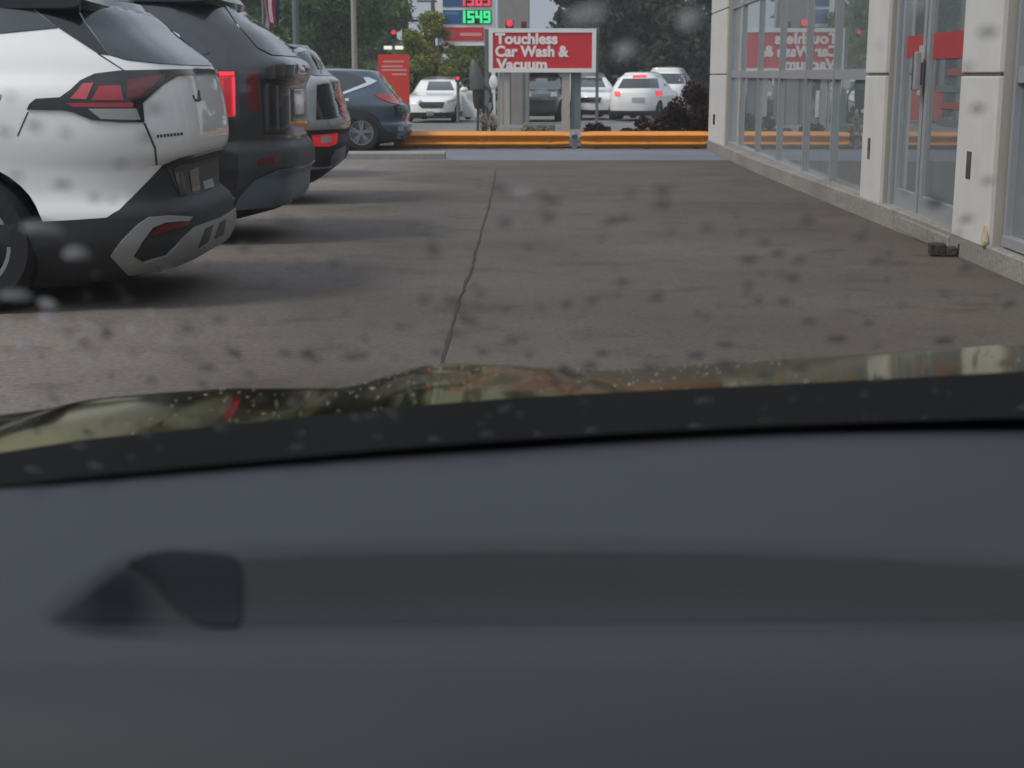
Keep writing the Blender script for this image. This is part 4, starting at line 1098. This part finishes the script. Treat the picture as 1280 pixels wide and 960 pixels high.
bm.faces.new(a); bm.faces.new(b[::-1])
for i in range(4): bm.faces.new((a[i], a[(i + 1) % 4], b[(i + 1) % 4], b[i]))
dr = obj('front_door', bm, M['white'], sedan, local=mxF)
bm = bmesh.new(); tube(bm, [vrt(pA, 113), vrt(pA, 113).lerp(vrt(pB, 113), .3) + Vector((0, 0, .38)), vrt(pA, 113).lerp(vrt(pB, 113), .97) + Vector((0, 0, .42)), vrt(pB, 113)], .03, 6)
obj('window_frame', bm, M['gloss'], dr, local=mxF)
bm = bmesh.new(); bmesh.ops.create_icosphere(bm, subdivisions=2, radius=.13); bmesh.ops.scale(bm, vec=(1.1, .6, .7), verts=bm.verts); bmesh.ops.translate(bm, vec=at(580, 112, YF - .8), verts=bm.verts)
obj('mirror', bm, M['white'], dr, smooth=60, local=mxF)

# white hatchback seen from behind, brake lights on
YH = 53.0; gH = g(YH)
XH = at(806, 120, YH).x
front = [(0.2, 2.0), (0.35, 2.1), (0.7, 2.1), (0.95, 1.9), (1.05, 1.0), (1.3, .4), (1.5, -.1), (1.58, -.4)]
rear = [(0.2, 1.95), (0.35, 2.1), (0.6, 2.12), (0.95, 2.05), (1.1, 1.95), (1.35, 1.7), (1.5, 1.5), (1.6, 1.2)]
half = [(0.2, .8), (0.4, .9), (0.8, .91), (1.0, .87), (1.2, .8), (1.4, .7), (1.6, .55)]
wh, bvH, mxH = make_car('white_hatchback', 'white hatchback seen from behind with its brake lights on', 'car', (XH, YH, gH),
                        dict(rear=rear, front=front, half=half, z0=.2, z1=1.62, n=4.6), M['white'], 0.33, 0.22, (1.25, -1.35), None, R(-90 - 20))
def Hh(*a, **k): return P(wh, bvH, mxH, *a, **k)
Hh('rear_glass', [(772, 110.5), (779, 98.5), (822, 98), (824, 110)], M['glass'], step=3)
Hh('side_glass', [(830, 108), (829, 98), (838, 97), (848, 108)], M['glass'], step=3)
Hh('brake_light', [(791, 94.5), (808, 94), (808, 97), (791, 97.5)], M['brake'], step=3, thick=.02)
Hh('brake_light', [(768.5, 115), (775, 114.5), (775.5, 120), (769, 120)], M['brake'], step=3, thick=.03)
Hh('brake_light', [(819, 114), (827, 113.5), (827, 119.5), (820, 120)], M['brake'], step=3, thick=.03)
Hh('rear_bumper', [(766, 140), (828, 140), (828, 148), (768, 148)], M['plastic'], step=3, thick=.02)
Hh('licence_plate', [(790, 122), (806, 122), (806, 128), (790, 128)], M['plate'], step=3, thick=.02)
# other white cars, partly hidden
def easy_car(label, name, px, Y, m, rz, prof, wr=.34):
    r, bvx, mxx = make_car(name, label, 'car', (at(px, 120, Y).x, Y, g(Y)), prof, m, wr, .23, (1.3, -1.4), None, rz)
    return r, bvx, mxx
pr = dict(rear=rear, front=front, half=half, z0=.2, z1=1.62, n=4.6)
tall = dict(rear=[(z * 1.16, x * 1.08) for z, x in rear], front=[(z * 1.16, x * 1.08) for z, x in front], half=[(z * 1.16, w * 1.06) for z, w in half], z0=.24, z1=1.88, n=5)
r1, b1, m1 = easy_car('white SUV standing half hidden behind the grey sign post', 'white_suv', 736, 55, M['white'], R(90 + 12), pr)
P(r1, b1, m1, 'windshield', [(718, 109), (724, 97), (752, 97), (757, 109)], M['glass'], step=3)
P(r1, b1, m1, 'grille', [(724, 122), (752, 122), (750, 128), (726, 128)], M['gloss'], step=3, thick=.02)
r2, b2, m2 = easy_car('tall white van roof showing over the white hatchback', 'white_suv', 836, 60, M['white'], R(-90 - 14), tall, .37)
P(r2, b2, m2, 'rear_glass', [(805, 105), (812, 92), (856, 92), (860, 105)], M['glass'], step=3)
r3, b3, m3 = easy_car('black SUV between the sign posts under the board', 'black_suv', 676, 52, M['black'], R(90 - 8), pr)
P(r3, b3, m3, 'windshield', [(662, 110), (667, 98), (690, 98), (694, 110)], M['glass'], step=3)
P(r3, b3, m3, 'headlight', [(655, 116), (663, 115), (664, 121), (656, 121)], M['clear'], step=3, thick=.02)
P(r3, b3, m3, 'headlight', [(688, 116), (696, 116), (696, 121), (688, 121)], M['clear'], step=3, thick=.02)

# ------------------------------------------------------------------ lump on the pavement by the door
lp = ground(1187, 321)
bm = bmesh.new()
for x0, x1, hgt in ((-.12, -.02, .085), (-.02, .06, .06), (.06, .12, .09)):
    box(bm, x0, x1, -.06, .06, 0, hgt, bev=.012)
bmesh.ops.subdivide_edges(bm, edges=bm.edges[:], cuts=1)
for v in bm.verts: v.co += Vector((random.uniform(-.006, .006), random.uniform(-.006, .006), random.uniform(-.004, .004) if v.co.z > .01 else 0))
o = obj('asphalt_lump', bm, M['rubble']); o.location = (lp.x, lp.y + .06, g(lp.y) + .001); o.rotation_euler = (0, 0, R(-8))
tag(o, 'dark broken lump lying on the pavement below the damaged column', 'rubble')

# ------------------------------------------------------------------ own car
own = thing('own_car', 'olive bronze car we look out of, its grey dash and wet hood in front', 'car', (0.45, 0.0, 0.0))
om = mtx(own)
SIL = [(-400, 580), (-200, 545), (-60, 526), (0, 520), (37, 515), (100, 502), (150, 497), (225, 491), (287, 487), (360, 487), (415, 487), (450, 481), (490, 470), (530, 460), (565, 458), (620, 459), (680, 462), (740, 464), (800, 461), (860, 457), (960, 451), (1060, 445), (1180, 437), (1280, 430), (1500, 424), (1800, 430), (2200, 470)]
YCR = 1.95
SLO = [(-200, .085), (120, .10), (300, .115), (420, .10), (470, .085), (640, .088), (715, .11), (760, .15), (860, .155), (1280, .14), (1700, .11), (2200, .1)]
def hood_z(X, Y):
    px = 640 + F * X / (YCR * CP + 0.38 * SP)
    zs = at(px, smoothtab(SIL, px), YCR).z; s = smoothtab(SLO, px)
    t = YCR - Y
    q = min(1, max(0, (1.92 - Y) / .28)); zs += .011 * math.exp(-((px - 560) / 85) ** 2) * q * q * (3 - 2 * q) + .006 * math.exp(-((px - 110) / 110) ** 2) * q
    if t >= 0: return zs + s * t - 0.03 * t * t
    return zs + s * t - 0.9 * t * t
bm = bmesh.new()
xs = [-0.95 + 2.5 * i / 220 for i in range(221)]; yss = [1.12 + 1.25 * j / 50 for j in range(51)]
vs = [[bm.verts.new((x, y, hood_z(x, y))) for x in xs] for y in yss]
for r0, r1 in zip(vs, vs[1:]):
    for i in range(220): bm.faces.new((r0[i], r0[i + 1], r1[i + 1], r1[i]))
hoodo = obj('hood', bm, M['hood'], own, smooth=60, local=om)
# nose and fenders under the hood edge
bm = bmesh.new()
XL, XR = -0.95, 1.55
ed = [(XL, 1.12)] + [(XL, 1.3 + .2 * k) for k in range(5)] + [(XL, 2.37)] + [(XL + .25 * k, 2.37) for k in range(1, 10)] + [(XR, 2.37)] + [(XR, 2.1 - .2 * k) for k in range(5)] + [(XR, 1.12)]
prev = None
for x, y in ed:
    z = hood_z(x, y)
    a, b, c = bm.verts.new((x, y, z)), bm.verts.new((x + (-.03 if x == XL else .03 if x == XR else 0), y + (.06 if y > 2.3 else 0), z - .25)), bm.verts.new((x, y, 0.25))
    if prev: bm.faces.new((prev[0], a, b, prev[1])); bm.faces.new((prev[1], b, c, prev[2]))
    prev = (a, b, c)
obj('front_body', bm, M['hood'], own, smooth=50, local=om)
DL = [(-300, 634), (0, 611), (160, 597), (320, 583), (480, 570), (640, 559), (800, 549), (960, 541), (1100, 537), (1280, 534), (1500, 533)]
ZD = 0.93
tabD = sorted((atz(px, py, ZD).x, atz(px, py, ZD).y) for px, py in DL)
# windshield, curved; leaning back over the dash
TS = math.tan(R(29))
def ws(X, z, o=0.0):
    return Vector((X, smoothtab(tabD, X) + .012 - (z - .93) / TS + o * math.sin(R(29)), z + o * math.cos(R(29))))
def wsheet(z0f, z1f, n=40, m=12, o=0.0, x0=-.50, x1=1.40, th=.005):
    bm = bmesh.new(); rows = []
    for j in range(m + 1):
        rows.append([bm.verts.new(ws(x, z0f(x) + (z1f(x) - z0f(x)) * j / m, o)) for x in [x0 + (x1 - x0) * i / n for i in range(n + 1)]])
    for a, b in zip(rows, rows[1:]):
        for i in range(n): bm.faces.new((a[i], a[i + 1], b[i + 1], b[i]))
    return bm
shield = obj('windshield', wsheet(lambda x: .86, lambda x: 1.46), M['shield'], own, smooth=60, local=om)
# black printed band along the glass foot: its upper line in the picture
FU = [(-200, 595), (0, 572), (100, 556), (200, 545), (320, 533), (480, 516), (640, 503), (800, 494), (960, 487), (1100, 480), (1280, 470), (1600, 464)]
wbv = world_bvh(wsheet(lambda x: .80, lambda x: 1.5, 60, 24, x0=-.6, x1=1.6), Matrix.Identity(4))
def wpt(px, py):
    co, no, _, _ = wbv.ray_cast(CAM, ray(px, py).normalized()); return co
FL = [(px, py + 0.72 * (lerp(DL, px) - py)) for px, py in FU]
tabU = sorted((wpt(px, py).x, wpt(px, py).z) for px, py in FL if wpt(px, py) is not None)
obj('frit_band', wsheet(lambda x: .855, lambda x: smoothtab(tabU, x), 60, 6, o=-.004), M['frit'], shield, smooth=60, local=om)
cw = [(px, py) for px, py in FU if -100 < px < 1400]
hbm = bmesh.new()
vs = [[hbm.verts.new((x, y, hood_z(x, y))) for x in xs[::4]] for y in [0.9 + 1.2 * j / 40 for j in range(41)]]
for r0, r1 in zip(vs, vs[1:]):
    for i in range(len(r0) - 1): hbm.faces.new((r0[i], r0[i + 1], r1[i + 1], r1[i]))
hbv = world_bvh(hbm, Matrix.Identity(4)); hbm.free()
obj('cowl', patch([(-90, 580)] + [q for q in cw if q[0] >= 0] + [(1700, 466), (2300, 490), (2300, 560), (1700, 545)] + [(px, py + 8) for px, py in DL[::-1] if 0 <= px <= 1280] + [(-90, 624)], hbv, 12, .003, .002), M['cowl'], own, smooth=60, local=om)
# dash: a top with a shallow tray and a rounded rear edge
TRAY_FAR = [(-100, 800), (30, 782), (48, 772), (100, 742), (140, 714), (165, 700), (200, 694), (320, 689), (480, 684), (640, 681), (800, 681), (960, 684), (1120, 690), (1280, 699), (1600, 722)]
TRAY_NEAR = [(-100, 801), (30, 783), (60, 783), (200, 788), (300, 790), (640, 787), (1280, 782), (1600, 780)]
def dash_z(X, Y):
    px = 640 + F * X / (Y * CP + (H - ZD) * SP)
    py = 480 + F * ((H - ZD) * CP - Y * SP) / (Y * CP + (H - ZD) * SP)
    z = ZD
    f, nr = lerp(TRAY_FAR, px), lerp(TRAY_NEAR, px)
    def ss(a): a = min(1, max(0, a)); return a * a * (3 - 2 * a)
    dpt = 0.030 * ss((px - 40) / 160)
    z -= dpt * ss((py - f + 10) / 30) * (1 - ss((py - nr + 14) / 26))
    z -= .17 * ss((py - 825) / 230)
    return z
bm = bmesh.new()
NX, NY = 260, 150
rows = []
for j in range(NY + 1):
    row = []
    for i in range(NX + 1):
        X = -.57 + 1.9 * i / NX
        yf = lerp(tabD, X); Y = yf + (0.42 - yf) * (j / NY)
        row.append(bm.verts.new((X, Y, dash_z(X, Y))))
    rows.append(row)
for a, b in zip(rows, rows[1:]):
    for i in range(NX): bm.faces.new((a[i], a[i + 1], b[i + 1], b[i]))
far = rows[0]; low = [bm.verts.new((v.co.x, v.co.y + .004, v.co.z - .12)) for v in far]
for i in range(NX): bm.faces.new((far[i], far[i + 1], low[i + 1], low[i]))
near = rows[-1]; low = [bm.verts.new((v.co.x, v.co.y - .03, v.co.z - .35)) for v in near]
for i in range(NX): bm.faces.new((near[i], near[i + 1], low[i + 1], low[i]))
dbv = world_bvh(bm, Matrix.Identity(4))
dsh = obj('dashboard', bm, M['dash'], own, smooth=60, local=om)
obj('tray_mat', patch([(62, 776), (108, 746), (146, 718), (176, 702), (240, 702), (400, 695), (640, 690), (900, 692), (1100, 699), (1330, 712), (1700, 736), (2300, 740), (2300, 772), (1330, 774), (640, 780), (300, 782)], dbv, 14, 0.0002, .0004), M['tray'], dsh, smooth=40, local=om)
obj('speaker_grille', patch([(160, 706), (182, 696), (214, 691), (262, 693), (292, 697), (300, 706), (303, 740), (303, 776), (294, 786), (256, 785), (232, 774), (214, 756), (196, 734), (178, 716)], dbv, 8, 0.001, .001), M['dashdark'], dsh, smooth=40, local=om)
# roof, pillars, doors, so that the cabin light is a cabin's
obj('roof', B(-.60 - .45, 1.50 - .45, -1.6, .06, 1.475, 1.53, bev=.02), M['lining'], own)
for sx_ in (-.58, 1.48):
    bm = bmesh.new(); tube(bm, [ws(sx_, .84), ws(sx_, 1.15), ws(sx_, 1.47)], .045, 8); obj('windshield_pillar', bm, M['lining'], own, smooth=60, local=om)
    obj('door_panel', B((sx_ - .03) - .45, (sx_ + .03) - .45, -1.4, .95 if sx_ < 0 else .95, .3, .90, bev=.01), M['dashdark'], own)
obj('rear_bulkhead', B(-.60 - .45, 1.50 - .45, -1.62, -1.601, .2, 1.47), M['lining'], own)
obj('cabin_floor', B(-.60 - .45, 1.50 - .45, -1.6, 1.1, .2, .25), M['dashdark'], own)

# rain on the windshield
rs = random.Random(11)
def drops(lst, name, m, label):
    bm = bmesh.new()
    for px, py, d, asp in lst:
        c = wpt(px, py)
        if c is None: continue
        c2 = wpt(px + 1, py); 
        r = d / F * (c.y * CP) / 2 * 1.0
        nn = Vector((.62 * (c.x - .45) * -1 * 0, math.sin(R(29)), math.cos(R(29))))
        ex = Vector((1, 0, 0)); ey = nn.cross(ex)
        k = 11; ring = []
        top = bm.verts.new(c + nn * (.0015 + r * .35))
        ph = rs.uniform(0, 6)
        sy = asp * 1 / max(.45, abs(ey.dot(Vector((0, -SP * 0 - .2, .98)))))     # foreshortened glass
        for q in range(k):
            a = 2 * math.pi * q / k; w = 1 + .13 * math.sin(2 * a + ph) + .08 * math.sin(3 * a + 2 * ph)
            ring.append(bm.verts.new(c + nn * .0015 + ex * r * w * math.cos(a) + ey * r * sy * w * math.sin(a)))
        mid = [bm.verts.new(v.co.lerp(top.co, .35) + nn * r * .16) for v in ring]
        for q in range(k):
            bm.faces.new((ring[q], ring[(q + 1) % k], mid[(q + 1) % k], mid[q])); bm.faces.new((mid[q], mid[(q + 1) % k], top))
    o = obj(name, bm, m, None, smooth=80); tag(o, label, 'raindrops', kind='stuff'); return o
known = [(42, 162, 24, .7), (12, 125, 14, .9), (82, 171, 18, .6), (5, 170, 20, .7), (78, 236, 26, .55), (118, 252, 18, .8), (140, 254, 14, .8), (150, 210, 18, .6), (20, 225, 18, .7),
         (183, 177, 22, .6), (192, 140, 22, .7), (258, 464, 26, .6), (630, 282, 22, .9), (706, 463, 20, .7), (736, 461, 26, .8), (752, 446, 22, .5), (905, 435, 20, .6), (870, 448, 24, .8), (500, 412, 18, .8), (530, 378, 20, .7), (545, 444, 18, .8), (438, 450, 24, .7), (390, 452, 22, .8), (560, 380, 16, .8), (600, 372, 16, .8),
         (690, 256, 24, .6), (740, 380, 18, .7), (765, 280, 20, .7), (1045, 428, 26, .6), (1180, 430, 26, .6), (1010, 405, 20, .7), (948, 380, 20, .7), (935, 360, 18, .8), (1262, 383, 18, 1), (1095, 330, 18, .7), (120, 585, 20, 1), (42, 590, 22, 1), (100, 560, 20, .9), (610, 545, 20, .8), (870, 535, 20, .8),
         (1222, 140, 22, .7), (1235, 45, 26, .6), (1210, 88, 16, .7), (820, 146, 22, .8), (285, 75, 16, 1), (740, 540, 18, .9)]
rnd = []
for _ in range(240):
    px, py = rs.uniform(-20, 1300), rs.uniform(230, 530)
    if px < 240 and py < 300: continue
    rnd.append((px, py, rs.uniform(6, 14) + (rs.random() < .35) * 11, rs.uniform(.45, 1)))
for _ in range(26):
    rnd.append((rs.uniform(0, 1280), lerp(FU, rs.uniform(0, 1280)) + 0, 14, 1)) if False else rnd.append((rs.uniform(0, 760), rs.uniform(520, 575), rs.uniform(10, 20), .8))
drops(known + rnd, 'raindrops', M['drop'], 'grey blurred raindrops scattered over the windshield')
drops([(60, 403, 24, 1), (112, 411, 19, 1), (130, 420, 20, 1), (170, 416, 22, .9), (30, 436, 24, 1), (60, 384, 26, .9), (20, 374, 40, .6), (95, 321, 36, .7), (52, 290, 52, .45), (215, 428, 26, .7), (112, 458, 18, .8), (140, 440, 14, .8), (85, 440, 15, .8), (12, 410, 18, .8), (190, 395, 14, .8)], 'raindrops', M['drop3'], 'pale blurred raindrops at the lower left of the windshield')
drops([(783, 68, 34, .75), (735, 24, 46, .8), (862, 30, 34, .9), (1150, 10, 26, .8), (655, 245, 26, .5), (1100, 60, 18, .9)], 'raindrops', M['drop2'], 'brighter raindrops high on the windshield')
# beads of water on the hood
bm = bmesh.new()
for _ in range(420):
    X, Y = rs.uniform(-.45, .35), rs.uniform(1.4, 2.05)
    if rs.random() < .25: X = rs.uniform(-.45, 1.1)
    r = rs.uniform(.0010, .0031); c = Vector((X, Y, hood_z(X, Y) - r * .3))
    m4 = Matrix.Translation(c) @ Matrix.Diagonal((r * rs.uniform(.8, 1.6), r * rs.uniform(.8, 1.8), r * .8, 1))
    bmesh.ops.create_icosphere(bm, subdivisions=1, radius=1.0, matrix=m4)
tag(obj('water_beads', bm, M['bead'], None, smooth=80), 'small water beads standing on the wet olive hood', 'water beads', kind='stuff')

# ------------------------------------------------------------------ rainy air
hm, hn, hl, hp = new_mat('rain_haze'); hn.remove(hp)
pv = hn.new('ShaderNodeVolumePrincipled'); pv.inputs['Color'].default_value = (0.93, 0.95, 0.97, 1); pv.inputs['Density'].default_value = 0.0013
hl.new(pv.outputs['Volume'], hn['Material Output'].inputs['Volume'])
hz = obj('haze', B(-620, 620, -80, 920, -3, 16), hm)
tag(hz, 'thin grey rain haze hanging over the whole street', 'haze', kind='stuff')
